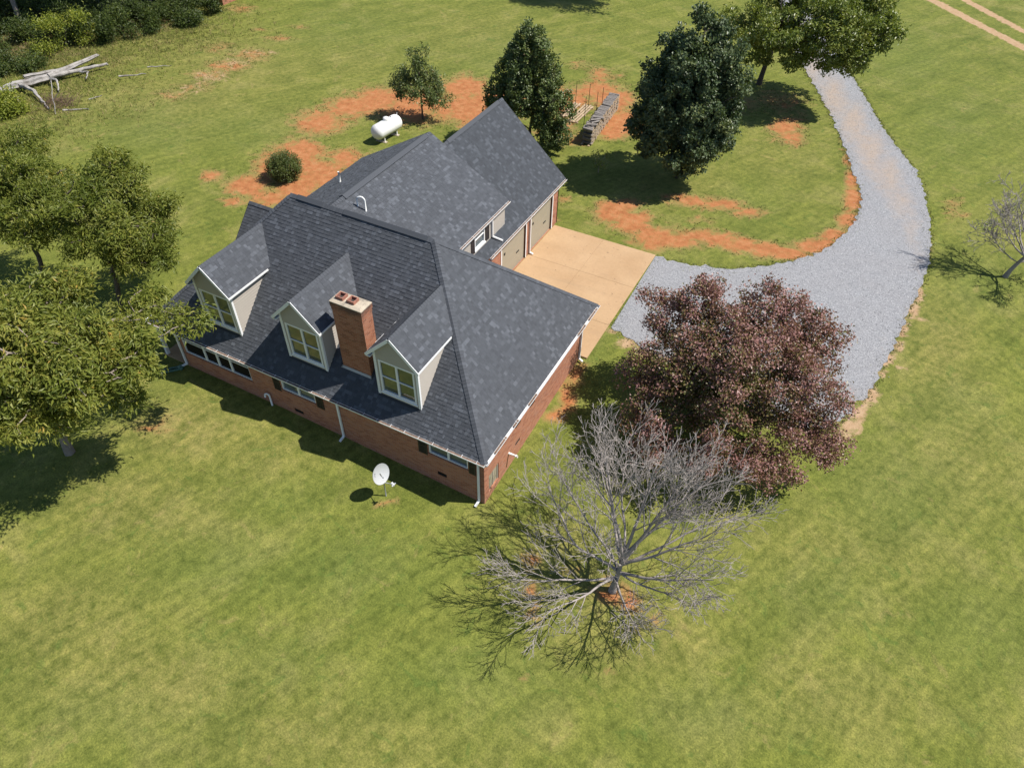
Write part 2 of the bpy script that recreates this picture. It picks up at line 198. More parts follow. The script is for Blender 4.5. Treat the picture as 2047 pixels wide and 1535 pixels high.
# ------------------------------------------------------------------ materials
class N:
    def __init__(s, name):
        s.m = bpy.data.materials.new(name); s.m.use_nodes = True
        s.t = s.m.node_tree; s.t.nodes.clear()
        s.out = s.t.nodes.new('ShaderNodeOutputMaterial')
    def n(s, typ, **kw):
        nd = s.t.nodes.new('ShaderNode' + typ)
        for k, v in kw.items():
            if k in nd.inputs.keys() if isinstance(k, str) else False: s.i(nd.inputs[k], v)
            else: setattr(nd, k, v)
        return nd
    def i(s, sock, v):
        if isinstance(v, bpy.types.NodeSocket): s.t.links.new(v, sock)
        elif isinstance(v, bpy.types.Node): s.t.links.new(v.outputs[0], sock)
        elif isinstance(v, (tuple, list)) and len(v) == 3 and sock.type == 'RGBA': sock.default_value = (*v, 1)
        else: sock.default_value = v
    def coord(s, which='Object'): return s.n('TexCoord').outputs[which]
    def noise(s, vec, scale, detail=3, rough=0.55, dist=0.0):
        nd = s.n('TexNoise'); s.i(nd.inputs['Vector'], vec)
        nd.inputs['Scale'].default_value = scale; nd.inputs['Detail'].default_value = detail
        nd.inputs['Roughness'].default_value = rough; nd.inputs['Distortion'].default_value = dist
        return nd.outputs['Fac']
    def ramp(s, fac, stops, interp='LINEAR'):
        nd = s.n('ValToRGB'); s.i(nd.inputs[0], fac); cr = nd.color_ramp; cr.interpolation = interp
        while len(cr.elements) < len(stops): cr.elements.new(0.5)
        for e, (p, c) in zip(cr.elements, stops):
            e.position = p; e.color = (*c, 1) if len(c) == 3 else c
        return nd.outputs[0]
    def mix(s, fac, a, b, blend='MIX'):
        nd = s.n('Mix'); nd.data_type = 'RGBA'; nd.blend_type = blend; nd.clamp_factor = True
        s.i(nd.inputs[0], fac); s.i(nd.inputs[6], a); s.i(nd.inputs[7], b)
        return nd.outputs[2]
    def math(s, op, a, b=0.5, clamp=False):
        nd = s.n('Math'); nd.operation = op; nd.use_clamp = clamp
        s.i(nd.inputs[0], a); s.i(nd.inputs[1], b)
        return nd.outputs[0]
    def rng(s, v, a, b, c=0.0, d=1.0, smooth=False):
        nd = s.n('MapRange'); nd.interpolation_type = 'SMOOTHSTEP' if smooth else 'LINEAR'
        s.i(nd.inputs[0], v); nd.inputs[1].default_value = a; nd.inputs[2].default_value = b
        nd.inputs[3].default_value = c; nd.inputs[4].default_value = d
        return nd.outputs[0]
    def attr(s, name):
        nd = s.n('Attribute'); nd.attribute_name = name
        return nd.outputs['Fac']
    def bump(s, h, strength, dist, normal=None):
        nd = s.n('Bump'); s.i(nd.inputs['Height'], h)
        nd.inputs['Strength'].default_value = strength; nd.inputs['Distance'].default_value = dist
        if normal is not None: s.i(nd.inputs['Normal'], normal)
        return nd.outputs[0]
    def pbsdf(s, col, rough=0.7, spec=0.5, metal=0.0, normal=None):
        nd = s.n('BsdfPrincipled')
        s.i(nd.inputs['Base Color'], col); s.i(nd.inputs['Roughness'], rough)
        s.i(nd.inputs['Specular IOR Level'], spec); s.i(nd.inputs['Metallic'], metal)
        if normal is not None: s.i(nd.inputs['Normal'], normal)
        return nd.outputs[0]
    def done(s, sh):
        s.t.links.new(sh, s.out.inputs['Surface']); return s.m

def plain(name, col, rough=0.6, var=0.15, scale=4.0, spec=0.4, metal=0.0, bump=0.0, dirt=None, bscale=None):
    m = N(name); co = m.coord()
    n1 = m.noise(co, scale, 5, 0.6); n2 = m.noise(co, scale * 7, 3, 0.6)
    f = m.math('MULTIPLY', m.math('ADD', n1, n2), 0.5)
    lo = tuple(c * (1 - var) for c in col); hi = tuple(min(1, c * (1 + var)) for c in col)
    c = m.ramp(f, [(0.3, lo), (0.7, hi)])
    if dirt is not None:
        c = m.mix(m.rng(m.noise(co, scale * 0.6, 6, 0.7), 0.52, 0.72), c, dirt)
    nor = m.bump(m.noise(co, bscale or scale * 10, 4), bump, 0.02) if bump else None
    return m.done(m.pbsdf(c, rough, spec, metal, nor))

M = {}
M['white'] = plain('white_aluminium', (0.72, 0.72, 0.72), 0.45, 0.05, 3)
M['pvc'] = plain('white_plastic_pipe', (0.75, 0.75, 0.72), 0.4, 0.05, 6)
M['siding'] = plain('beige_vinyl_siding', (0.37, 0.335, 0.295), 0.55, 0.05, 2)
M['door'] = plain('taupe_garage_door', (0.30, 0.265, 0.20), 0.5, 0.05, 2)
M['shutter'] = plain('black_shutter', (0.022, 0.018, 0.02), 0.5, 0.2, 5)
M['dark'] = plain('dark_vent', (0.012, 0.012, 0.014), 0.6, 0.2, 6)
M['concrete_cap'] = plain('stained_cap_mortar', (0.40, 0.34, 0.26), 0.9, 0.25, 3, bump=0.3, dirt=(0.14, 0.12, 0.10))
M['flue'] = plain('terracotta_flue', (0.30, 0.13, 0.09), 0.85, 0.25, 5, dirt=(0.15, 0.08, 0.065))
M['soot'] = plain('sooty_flue_inside', (0.05, 0.04, 0.035), 0.95, 0.3, 8)
M['flash'] = plain('grey_flashing', (0.45, 0.43, 0.38), 0.5, 0.2, 3)
M['tank'] = plain('white_tank_paint', (0.66, 0.66, 0.65), 0.45, 0.05, 1.5, dirt=(0.52, 0.48, 0.42))
M['steel'] = plain('galvanised_steel', (0.33, 0.34, 0.35), 0.45, 0.15, 6, metal=0.6)
M['rod'] = plain('dark_iron_rod', (0.02, 0.02, 0.018), 0.6, 0.3, 6)
M['dish'] = plain('grey_white_dish_paint', (0.42, 0.43, 0.44), 0.45, 0.06, 3)
M['print'] = plain('dish_dark_print', (0.16, 0.16, 0.18), 0.5, 0.1, 8)
M['green_pipe'] = plain('green_drain_pipe', (0.06, 0.13, 0.09), 0.5, 0.15, 5)
M['pallet'] = plain('weathered_plank', (0.38, 0.28, 0.18), 0.85, 0.3, 3, bump=0.4, dirt=(0.25, 0.19, 0.14))
M['bare_bark'] = plain('pale_grey_dead_bark', (0.29, 0.255, 0.235), 0.9, 0.42, 5, bump=0.5)
M['bark'] = plain('grey_brown_bark', (0.23, 0.19, 0.155), 0.95, 0.4, 4, bump=0.8)
M['dark_bark'] = plain('dark_brown_bark', (0.075, 0.06, 0.048), 0.95, 0.4, 4, bump=0.8)
M['log'] = plain('bleached_fallen_trunk', (0.29, 0.27, 0.25), 0.95, 0.5, 2.2, bump=1.0, dirt=(0.10, 0.08, 0.065))
M['twig'] = plain('brown_brush_twigs', (0.13, 0.08, 0.055), 0.9, 0.4, 5)
M['woodend'] = plain('cut_wood_end', (0.33, 0.25, 0.17), 0.85, 0.6, 9, dirt=(0.14, 0.10, 0.07))
M['firebark'] = plain('grey_firewood_bark', (0.20, 0.18, 0.165), 0.95, 0.5, 9, bump=0.7)
M['gutter_in'] = plain('leaf_litter_in_gutter', (0.15, 0.095, 0.065), 0.95, 0.5, 9, dirt=(0.06, 0.05, 0.045))

def mk_glass(name, col, spec=0.8):
    m = N(name); co = m.coord()
    c = m.ramp(m.noise(co, 1.3, 3), [(0.35, tuple(x * 0.75 for x in col)), (0.65, tuple(min(1, x * 1.25) for x in col))])
    return m.done(m.pbsdf(c, 0.04, spec))
M['glass'] = mk_glass('window_glass', (0.088, 0.096, 0.056), 0.9)
M['glass_dark'] = plain('black_porch_screen', (0.005, 0.005, 0.007), 0.6, 0.3, 1.5, spec=0.12)
M['glass_blue'] = mk_glass('ground_floor_glass', (0.085, 0.105, 0.115), 0.45)

def mk_brick():
    m = N('red_brick')
    uv = m.coord('UV')
    b = m.n('TexBrick'); m.i(b.inputs['Vector'], uv)
    b.offset = 0.5; b.inputs['Scale'].default_value = 1.0
    b.inputs['Brick Width'].default_value = 0.215; b.inputs['Row Height'].default_value = 0.076
    b.inputs['Mortar Size'].default_value = 0.006; b.inputs['Mortar Smooth'].default_value = 0.3; b.inputs['Bias'].default_value = 0.0
    b.inputs['Color1'].default_value = (0.0, 0.0, 0.0, 1); b.inputs['Color2'].default_value = (1, 1, 1, 1); b.inputs['Mortar'].default_value = (0.5, 0.5, 0.5, 1)
    c = m.ramp(b.outputs['Color'], [(0.0, (0.25, 0.085, 0.048)), (0.35, (0.35, 0.130, 0.070)), (0.7, (0.42, 0.175, 0.098)), (1.0, (0.33, 0.155, 0.11))])
    c = m.mix(m.rng(m.noise(uv, 0.7, 6, 0.65), 0.35, 0.75, 0.0, 0.35), c, (0.42, 0.22, 0.135))
    c = m.mix(b.outputs['Fac'], c, (0.36, 0.26, 0.20))
    nz = m.noise(uv, 40, 3)
    c = m.mix(m.rng(nz, 0.3, 0.8, 0, 0.25), c, (0.18, 0.07, 0.05))
    h = m.math('ADD', m.math('MULTIPLY', b.outputs['Fac'], -1.0), m.math('MULTIPLY', nz, 0.25))
    return m.done(m.pbsdf(c, 0.9, 0.25, 0, m.bump(h, 0.6, 0.012)))
M['brick'] = mk_brick()
def mk_chimney_brick():
    # same brick with soot run-down under the cap, a stain with its own shape
    m = N('sooty_chimney_brick')
    uv = m.coord('UV')
    b = m.n('TexBrick'); m.i(b.inputs['Vector'], uv)
    b.offset = 0.5; b.inputs['Scale'].default_value = 1.0
    b.inputs['Brick Width'].default_value = 0.215; b.inputs['Row Height'].default_value = 0.076
    b.inputs['Mortar Size'].default_value = 0.006; b.inputs['Mortar Smooth'].default_value = 0.3; b.inputs['Bias'].default_value = 0.0
    b.inputs['Color1'].default_value = (0, 0, 0, 1); b.inputs['Color2'].default_value = (1, 1, 1, 1); b.inputs['Mortar'].default_value = (0.5, 0.5, 0.5, 1)
    c = m.ramp(b.outputs['Color'], [(0.0, (0.22, 0.085, 0.05)), (0.4, (0.32, 0.12, 0.065)), (1.0, (0.36, 0.16, 0.095))])
    c = m.mix(b.outputs['Fac'], c, (0.33, 0.24, 0.18))
    sep = m.n('SeparateXYZ'); m.i(sep.inputs[0], m.coord('Object'))
    soot = m.math('ADD', m.rng(sep.outputs['Z'], 5.55, 6.3, 0.0, 0.75), m.math('MULTIPLY', m.math('SUBTRACT', m.noise(uv, 2.2, 6, 0.7), 0.5), 1.3))
    c = m.mix(m.rng(soot, 0.35, 0.75, 0, 0.75), c, (0.055, 0.045, 0.04))
    return m.done(m.pbsdf(c, 0.92, 0.2, 0, m.bump(m.math('MULTIPLY', b.outputs['Fac'], -1.0), 0.6, 0.012)))
M['chimney'] = mk_chimney_brick()

def mk_shingle(name, base, lo=0.62, hi=1.75):
    m = N(name); co = m.coord()
    t = m.attr('tint')
    c = m.ramp(t, [(0.0, tuple(x * lo for x in base)), (0.5, base), (1.0, tuple(x * hi for x in base))])
    c = m.mix(m.rng(m.noise(co, 0.35, 4), 0.35, 0.7, 0, 0.25), c, tuple(x * 0.8 for x in base))
    g = m.noise(co, 160, 2, 0.7)
    c = m.mix(0.35, c, m.mix(1.0, c, m.ramp(g, [(0.3, (0.55, 0.55, 0.55)), (0.7, (1.5, 1.5, 1.5))]), 'MULTIPLY'))
    return m.done(m.pbsdf(c, 0.9, 0.3, 0, m.bump(g, 0.3, 0.004)))
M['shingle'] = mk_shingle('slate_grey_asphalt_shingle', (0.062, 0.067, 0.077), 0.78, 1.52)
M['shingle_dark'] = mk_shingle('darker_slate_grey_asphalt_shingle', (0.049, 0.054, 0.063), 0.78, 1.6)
M['under'] = plain('dark_roof_felt', (0.03, 0.032, 0.036), 0.9, 0.2, 3)
M['ridge'] = plain('grey_ridge_cap', (0.085, 0.092, 0.102), 0.9, 0.2, 5, bump=0.3)

def mk_leaf(name, cols, rough=0.5, trans=0.3, spec=0.35):
    """cols: ramp stops over the per-leaf tint (leaf colours of the plant itself)"""
    m = N(name)
    c = m.ramp(m.attr('tint'), cols)
    p = m.pbsdf(c, rough, spec)
    tr = m.n('BsdfTranslucent'); m.i(tr.inputs[0], m.mix(1.0, c, (1.15, 1.2, 0.6), 'MULTIPLY'))
    mx = m.n('MixShader'); mx.inputs[0].default_value = trans
    m.t.links.new(p, mx.inputs[1]); m.t.links.new(tr.outputs[0], mx.inputs[2])
    return m.done(mx.outputs[0])
M['leaf_pecan'] = mk_leaf('pecan_leaf', [(0, (0.098, 0.132, 0.020)), (0.55, (0.200, 0.222, 0.040)), (0.9, (0.31, 0.29, 0.06)), (1.0, (0.40, 0.27, 0.06))], 0.5, 0.38)
M['leaf_dark'] = mk_leaf('dark_pear_leaf', [(0, (0.050, 0.080, 0.030)), (0.6, (0.098, 0.135, 0.056)), (1.0, (0.18, 0.20, 0.075))], 0.48, 0.22, 0.5)
M['leaf_pear'] = mk_leaf('pear_leaf', [(0, (0.066, 0.098, 0.026)), (0.6, (0.125, 0.165, 0.046)), (0.95, (0.19, 0.185, 0.055)), (1.0, (0.29, 0.14, 0.06))], 0.48, 0.22, 0.5)
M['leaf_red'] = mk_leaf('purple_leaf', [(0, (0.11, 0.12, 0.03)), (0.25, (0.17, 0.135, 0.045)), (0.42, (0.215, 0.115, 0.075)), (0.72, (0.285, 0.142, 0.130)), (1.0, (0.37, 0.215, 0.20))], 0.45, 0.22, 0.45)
M['leaf_oak'] = mk_leaf('oak_leaf', [(0, (0.09, 0.125, 0.022)), (0.6, (0.18, 0.22, 0.042)), (1.0, (0.30, 0.30, 0.07))], 0.42, 0.3, 0.5)
M['leaf_wood'] = mk_leaf('understorey_leaf', [(0, (0.03, 0.05, 0.012)), (0.6, (0.07, 0.10, 0.02)), (1.0, (0.14, 0.16, 0.03))], 0.5, 0.3)
M['leaf_yellow'] = mk_leaf('yellow_green_leaf', [(0, (0.12, 0.16, 0.02)), (0.6, (0.22, 0.25, 0.03)), (1.0, (0.36, 0.33, 0.05))], 0.5, 0.35)
M['leaf_box'] = mk_leaf('boxwood_leaf', [(0, (0.05, 0.075, 0.018)), (0.6, (0.10, 0.125, 0.03)), (1.0, (0.18, 0.18, 0.05))], 0.5, 0.2)
# ------------------------------------------------------------------ ground
def field(blobs, X, Y):
    """soft blobs: centre, two half-axis vectors, strength"""
    out = np.zeros_like(X)
    for (x, y, ax, ay, bx, by, s) in blobs:
        det = ax * by - ay * bx
        dx, dy = X - x, Y - y
        u = (dx * by - dy * bx) / det; v = (dy * ax - dx * ay) / det
        out = np.maximum(out, s * np.exp(-0.7 * (u * u + v * v)))
    return out

def mk_ground():
    m = N('lawn_and_red_clay')
    co = m.coord('Object')
    big = m.noise(co, 0.10, 4, 0.55); mid = m.noise(co, 0.42, 8, 0.62, 0.5); fin = m.noise(co, 3.2, 6, 0.65); bl = m.noise(co, 17.0, 5, 0.75)
    grass = m.ramp(mid, [(0.28, (0.082, 0.103, 0.019)), (0.5, (0.136, 0.148, 0.031)), (0.70, (0.204, 0.189, 0.060))])
    grass = m.mix(m.rng(big, 0.35, 0.65, 0, 0.6), grass, (0.140, 0.156, 0.028))
    dry = m.math('MULTIPLY', m.attr('dry'), m.rng(fin, 0.3, 0.7, 0.2, 1.0))
    grass = m.mix(m.math('MULTIPLY', dry, 0.6), grass, (0.245, 0.195, 0.075))
    lush = m.math('MULTIPLY', m.attr('lush'), m.rng(mid, 0.25, 0.7, 0.3, 1.0))
    grass = m.mix(m.math('MULTIPLY', lush, 0.6), grass, (0.094, 0.126, 0.031))
    # mower passes: wide faint bands
    mp = m.n('Mapping'); m.i(mp.inputs['Vector'], co); mp.inputs['Rotation'].default_value = (0, 0, 0.45)
    wv = m.n('TexWave'); wv.wave_profile = 'SIN'; m.i(wv.inputs['Vector'], mp.outputs[0])
    wv.inputs['Scale'].default_value = 0.11; wv.inputs['Distortion'].default_value = 0.8; wv.inputs['Detail'].default_value = 2
    grass = m.mix(m.rng(wv.outputs['Fac'], 0.30, 0.70, 0, 0.32), grass, m.mix(1.0, grass, (0.72, 0.80, 0.7), 'MULTIPLY'))
    # clippings and mower streaks drawn out along the passes
    ms = m.n('Mapping'); m.i(ms.inputs['Vector'], mp.outputs[0]); ms.inputs['Scale'].default_value = (2.6, 0.28, 1.0)
    stk = m.noise(ms.outputs[0], 1.3, 6, 0.65, 0.3)
    grass = m.mix(0.7, grass, m.mix(1.0, grass, m.ramp(stk, [(0.3, (0.70, 0.74, 0.68)), (0.5, (1.0, 1.0, 1.0)), (0.7, (1.28, 1.24, 1.2))]), 'MULTIPLY'))
    # clover and weed patches, straw coloured thin spots
    vp = m.noise(co, 1.25, 4, 0.6, 1.2)
    grass = m.mix(m.rng(vp, 0.60, 0.70, 0, 0.5), grass, (0.070, 0.115, 0.022))
    tp = m.noise(co, 0.8, 7, 0.7, 0.8)
    grass = m.mix(m.rng(tp, 0.60, 0.74, 0, 0.55), grass, (0.27, 0.205, 0.085))
    # clumps and blades
    cl = m.ramp(fin, [(0.28, (0.50, 0.56, 0.46)), (0.5, (1.0, 1.0, 1.0)), (0.72, (1.42, 1.34, 1.34))])
    grass = m.mix(0.75, grass, m.mix(1.0, grass, cl, 'MULTIPLY'))
    bd = m.ramp(bl, [(0.25, (0.32, 0.38, 0.30)), (0.5, (1.0, 1.0, 1.0)), (0.75, (1.75, 1.68, 1.68))])
    grass = m.mix(0.8, grass, m.mix(1.0, grass, bd, 'MULTIPLY'))
    # bare red clay with ragged borders
    e1 = m.noise(co, 0.9, 9, 0.72, 0.8)
    rag = m.math('MULTIPLY', m.math('SUBTRACT', e1, 0.5), 1.8)
    clay_f = m.rng(m.math('ADD', m.attr('clay'), rag), 0.36, 0.80, smooth=True)
    clay_f = m.math('MULTIPLY', clay_f, m.rng(m.math('ADD', m.math('MULTIPLY', bl, .5), m.math('MULTIPLY', fin, .5)), 0.36, 0.50, 0.40, 1.0))
    clay = m.ramp(m.noise(co, 2.0, 6, 0.65), [(0.3, (0.25, 0.088, 0.034)), (0.52, (0.36, 0.145, 0.058)), (0.8, (0.44, 0.22, 0.11))])
    clay = m.mix(0.5, clay, m.mix(1.0, clay, m.ramp(bl, [(0.3, (0.7, 0.68, 0.66)), (0.7, (1.2, 1.2, 1.2))]), 'MULTIPLY'))
    # sparse straw-coloured fringe round the clay
    fr = m.rng(m.math('ADD', m.attr('clay'), m.math('MULTIPLY', rag, 0.8)), 0.22, 0.45, smooth=True)
    grass = m.mix(m.math('MULTIPLY', fr, 0.5), grass, (0.27, 0.185, 0.075))
    col = m.mix(clay_f, grass, clay)
    sand_f = m.rng(m.math('ADD', m.attr('sand'), m.math('MULTIPLY', m.math('SUBTRACT', m.noise(co, 1.6, 7, 0.7, 0.8), 0.5), 1.6)), 0.40, 0.80, smooth=True)
    sand = m.ramp(m.noise(co, 3.0, 5, 0.65), [(0.3, (0.31, 0.195, 0.105)), (0.7, (0.41, 0.285, 0.175))])
    col = m.mix(m.math('MULTIPLY', sand_f, m.rng(bl, 0.25, 0.4, 0.4, 1.0)), col, sand)
    # leaf litter of the wood
    lit_f = m.rng(m.math('ADD', m.attr('forest'), m.math('MULTIPLY', m.math('SUBTRACT', e1, 0.5), 1.2)), 0.30, 0.6, smooth=True)
    lit = m.ramp(m.noise(co, 5.0, 5, 0.7), [(0.3, (0.07, 0.05, 0.03)), (0.6, (0.19, 0.13, 0.08)), (0.8, (0.10, 0.11, 0.03))])
    col = m.mix(lit_f, col, lit)
    h = m.math('ADD', m.math('MULTIPLY', fin, 0.6), m.math('MULTIPLY', bl, 0.5))
    return m.done(m.pbsdf(col, 0.95, 0.15, 0, m.bump(h, 0.55, 0.12)))

def build_ground():
    xs = np.concatenate([[-1200, -500, -200, -110], np.arange(-76, 38.01, 0.4), [60, 120, 300, 1200]])
    ys = np.concatenate([[-1200, -300, -90, -40], np.arange(-24, 96.01, 0.4), [130, 220, 500, 1200]])
    X, Y = np.meshgrid(xs, ys)
    inside = (np.abs(X) < 150) & (np.abs(Y) < 150)
    t = np.clip(Y - 0.9 * X, -35, 60)
    Z = -0.055 * 1.5 * np.logaddexp(0.0, (9.0 - t) / 1.5)
    nx, ny = len(xs), len(ys)
    V = np.stack([X.ravel(), Y.ravel(), Z.ravel()], 1)
    idx = np.arange(nx * ny).reshape(ny, nx)
    F = np.stack([idx[:-1, :-1].ravel(), idx[:-1, 1:].ravel(), idx[1:, 1:].ravel(), idx[1:, :-1].ravel()], 1)
    me = mesh_from('ground', V, F, mk_ground(), True, None, False)
    for nm, bl in (('clay', CLAY), ('sand', SAND), ('dry', DRY), ('lush', LUSH), ('forest', FOREST)):
        a = me.attributes.new(nm, 'FLOAT', 'POINT')
        a.data.foreach_set('value', field(bl, X, Y).ravel().astype(np.float32))
    o = add_obj('ground', me)
    tag(o, kind='structure')
    return o
build_ground()

# ------------------------------------------------------------------ gravel drive
def mk_gravel():
    m = N('blue_grey_gravel'); co = m.coord('Object')
    v = m.n('TexVoronoi'); m.i(v.inputs['Vector'], co); v.inputs['Scale'].default_value = 32; v.inputs['Randomness'].default_value = 1
    sp = m.n('SeparateColor'); m.i(sp.inputs[0], v.outputs['Color'])
    c = m.ramp(sp.outputs[0], [(0.0, (0.155, 0.158, 0.168)), (0.45, (0.225, 0.228, 0.24)), (0.85, (0.285, 0.287, 0.298)), (1.0, (0.42, 0.42, 0.42))])
    c = m.mix(m.rng(m.noise(co, 0.45, 5, 0.6), 0.35, 0.7, 0, 0.4), c, (0.235, 0.225, 0.228))
    # clay shows through where the cars run
    wear = m.math('ADD', m.attr('wear'), m.math('MULTIPLY', m.math('SUBTRACT', m.noise(co, 1.6, 7, 0.7), 0.5), 0.9))
    c = m.mix(m.rng(wear, 0.25, 0.85, 0, 0.85), c, m.ramp(m.noise(co, 6, 4), [(0.3, (0.285, 0.22, 0.17)), (0.7, (0.35, 0.285, 0.235))]))
    d = m.math('ADD', m.math('MULTIPLY', v.outputs['Distance'], -1.0), m.math('MULTIPLY', m.noise(co, 40, 2), 0.3))
    return m.done(m.pbsdf(c, 0.92, 0.2, 0, m.bump(d, 0.5, 0.02)))

def point_in(poly, X, Y):
    ins = np.zeros(X.shape, bool); n = len(poly)
    for i in range(n):
        x0, y0 = poly[i]; x1, y1 = poly[(i + 1) % n]
        if y0 == y1: continue
        c = ((y0 > Y) != (y1 > Y)) & (X < (x1 - x0) * (Y - y0) / (y1 - y0) + x0)
        ins ^= c
    return ins

def refine(poly, step, jit, keep):
    out = []; n = len(poly); r = np.random.default_rng(3)
    for i in range(n):
        a = np.array(poly[i]); b = np.array(poly[(i + 1) % n]); L = np.linalg.norm(b - a); k = max(1, int(L / step))
        nrm = np.array([-(b - a)[1], (b - a)[0]]) / max(L, 1e-6)
        for j in range(k):
            p = a + (b - a) * j / k
            if not (keep(i) and True): p = p + nrm * r.normal(0, jit)
            out.append((float(p[0]), float(p[1])))
    return out
# round the corners of the surveyed outline first
def chaikin(poly, straight):
    out = []; n = len(poly)
    for i in range(n):
        a = np.array(poly[i]); b = np.array(poly[(i + 1) % n])
        if i in straight: out.append(tuple(a)); out.append(tuple(b)); continue
        out.append(tuple(a * .75 + b * .25)); out.append(tuple(a * .25 + b * .75))
    return out
GP = chaikin(GRAVEL, {len(GRAVEL) - 1})
NS = len(GP)
GPR = refine(GP, 0.22, 0.07, lambda i: i >= NS - 2)

def build_gravel():
    P = np.array(GPR); x0, y0 = P.min(0); x1, y1 = P.max(0)
    gx, gy = np.meshgrid(np.arange(x0, x1, 0.7), np.arange(y0, y1, 0.7))
    gx = gx + RNG.normal(0, .08, gx.shape); gy = gy + RNG.normal(0, .08, gy.shape)
    ins = point_in(GPR, gx, gy)
    pts = [Vector(p) for p in GPR] + [Vector((a, b)) for a, b in zip(gx[ins], gy[ins])]
    ne = len(GPR)
    vs, es, fs, *_ = delaunay_2d_cdt(pts, [(i, (i + 1) % ne) for i in range(ne)], [], 1, 1e-5)
    V = np.array([(v.x, v.y) for v in vs])
    Z = gz(V[:, 0], V[:, 1]) + 0.022
    me = mesh_from('gravel_driveway', np.c_[V, Z], [list(f) for f in fs], mk_gravel(), True, None, False)
    for p in me.polygons:
        pass
    # wheel wear follows the middle of the lane
    a = me.attributes.new('wear', 'FLOAT', 'POINT')
    a.data.foreach_set('value', field(WEAR, V[:, 0], V[:, 1]).astype(np.float32))
    o = add_obj('gravel_driveway', me)
    me.flip_normals() if me.polygons[0].normal.z < 0 else None
    tag(o, kind='structure')
    # loose stones: real little rocks strewn over the drive, thinning out over its border
    r = np.random.default_rng(5)
    n = 15000
    X = r.uniform(x0 - 1, x1 + 1, n * 4); Y = r.uniform(y0 - 1, y1 + 1, n * 4)
    ins = point_in(GPR, X, Y)
    jx, jy = X + r.normal(0, .35, len(X)), Y + r.normal(0, .35, len(X))
    near = point_in(GPR, jx, jy) & ~ins & (r.random(len(X)) < 0.3)
    slab = (X > -6.2) & (X < .5) & (Y > 8.8) & (Y < 19)
    k = (ins | near) & ~slab
    X, Y = X[k][:n], Y[k][:n]; n = len(X)
    s = r.uniform(.012, .026, n)
    base = np.array([(1,0,0),(0,1,0),(-1,0,0),(0,-1,0),(0,0,.8),(0,0,-.6)], float)
    ang = r.uniform(0, 6.28, n); c, q = np.cos(ang), np.sin(ang)
    B = np.repeat(base[None], n, 0) * (1 + r.normal(0, .22, (n, 6, 3)))
    R = np.stack([B[..., 0] * c[:, None] - B[..., 1] * q[:, None], B[..., 0] * q[:, None] + B[..., 1] * c[:, None], B[..., 2]], -1) * s[:, None, None]
    V = R + np.stack([X, Y, gz(X, Y) + .024], -1)[:, None, :]
    f = np.array([(0,1,4),(1,2,4),(2,3,4),(3,0,4),(1,0,5),(2,1,5),(3,2,5),(0,3,5)])
    F = (f[None] + (np.arange(n) * 6)[:, None, None]).reshape(-1, 3)
    st = N('gravel_stone'); cc = st.ramp(st.attr('tint'), [(0, (0.14, 0.143, 0.155)), (0.7, (0.235, 0.238, 0.25)), (1, (0.42, 0.42, 0.42))])
    sm = st.done(st.pbsdf(cc, 0.9, 0.25))
    o = add_obj('gravel_stones', mesh_from('gravel_stones', V.reshape(-1, 3), F, sm, False, np.repeat(r.random(n), 8), False))
    tag(o, 'loose blue grey stones strewn over the curved drive', 'gravel', kind='stuff')
build_gravel()

# ------------------------------------------------------------------ concrete apron and walk, cast in panels
def mk_concrete():
    m = N('buff_concrete'); co = m.coord('Object')
    c = m.ramp(m.noise(co, 0.5, 5, 0.6), [(0.3, (0.365, 0.235, 0.128)), (0.7, (0.425, 0.285, 0.163))])
    c = m.mix(0.5, c, m.mix(1.0, c, m.ramp(m.noise(co, 9, 6, 0.7), [(0.3, (0.82, 0.82, 0.82)), (0.7, (1.12, 1.12, 1.12))]), 'MULTIPLY'))
    st = m.noise(co, 1.4, 5, 0.7, 1.0)
    c = m.mix(m.rng(st, 0.56, 0.76, 0, 0.42), c, (0.33, 0.22, 0.13))
    mt = m.n('Mapping'); m.i(mt.inputs['Vector'], co); mt.inputs['Scale'].default_value = (0.16, 1.5, 1.0)
    c = m.mix(m.rng(m.noise(mt.outputs[0], 1.5, 5, 0.65), 0.54, 0.72, 0, 0.30), c, (0.27, 0.19, 0.115))
    sp = m.noise(co, 5.5, 2, 0.5)
    c = m.mix(m.rng(sp, 0.68, 0.75, 0, 0.6), c, (0.13, 0.09, 0.06))
    return m.done(m.pbsdf(c, 0.9, 0.25, 0, m.bump(m.noise(co, 60, 3), 0.2, 0.006)))
M['concrete'] = mk_concrete()
drive = thing('concrete_driveway', (-2.8, 14, 0), None, None)
tag(drive, kind='structure')
def panel(x0, x1, y0, y1):
    g = 0.004; b = 0.007
    mb = MB(); z0, z1 = -0.25, 0.03
    X0, X1, Y0, Y1 = x0 + g, x1 - g, y0 + g, y1 - g
    lo = [(X0, Y0), (X1, Y0), (X1, Y1), (X0, Y1)]; hi = [(X0 + b, Y0 + b), (X1 - b, Y0 + b), (X1 - b, Y1 - b), (X0 + b, Y1 - b)]
    for i in range(4):
        j = (i + 1) % 4
        mb.poly([(*lo[i], z0), (*lo[j], z0), (*lo[j], z1 - b), (*lo[i], z1 - b)])
        mb.poly([(*lo[i], z1 - b), (*lo[j], z1 - b), (*hi[j], z1), (*hi[i], z1)])
    mb.poly([(*p, z1) for p in hi])
    mb.build('slab_panel', M['concrete'], drive)
for x0, x1 in ((-5.83, -2.77), (-2.77, 0.33)):
    for y0, y1 in ((11.85, 15.24), (15.24, 18.62)):
        panel(x0, x1, y0, y1)
panel(-0.95, 0.33, 9.15, 11.85)
panel(-5.83, -0.95, 9.15, 11.85)

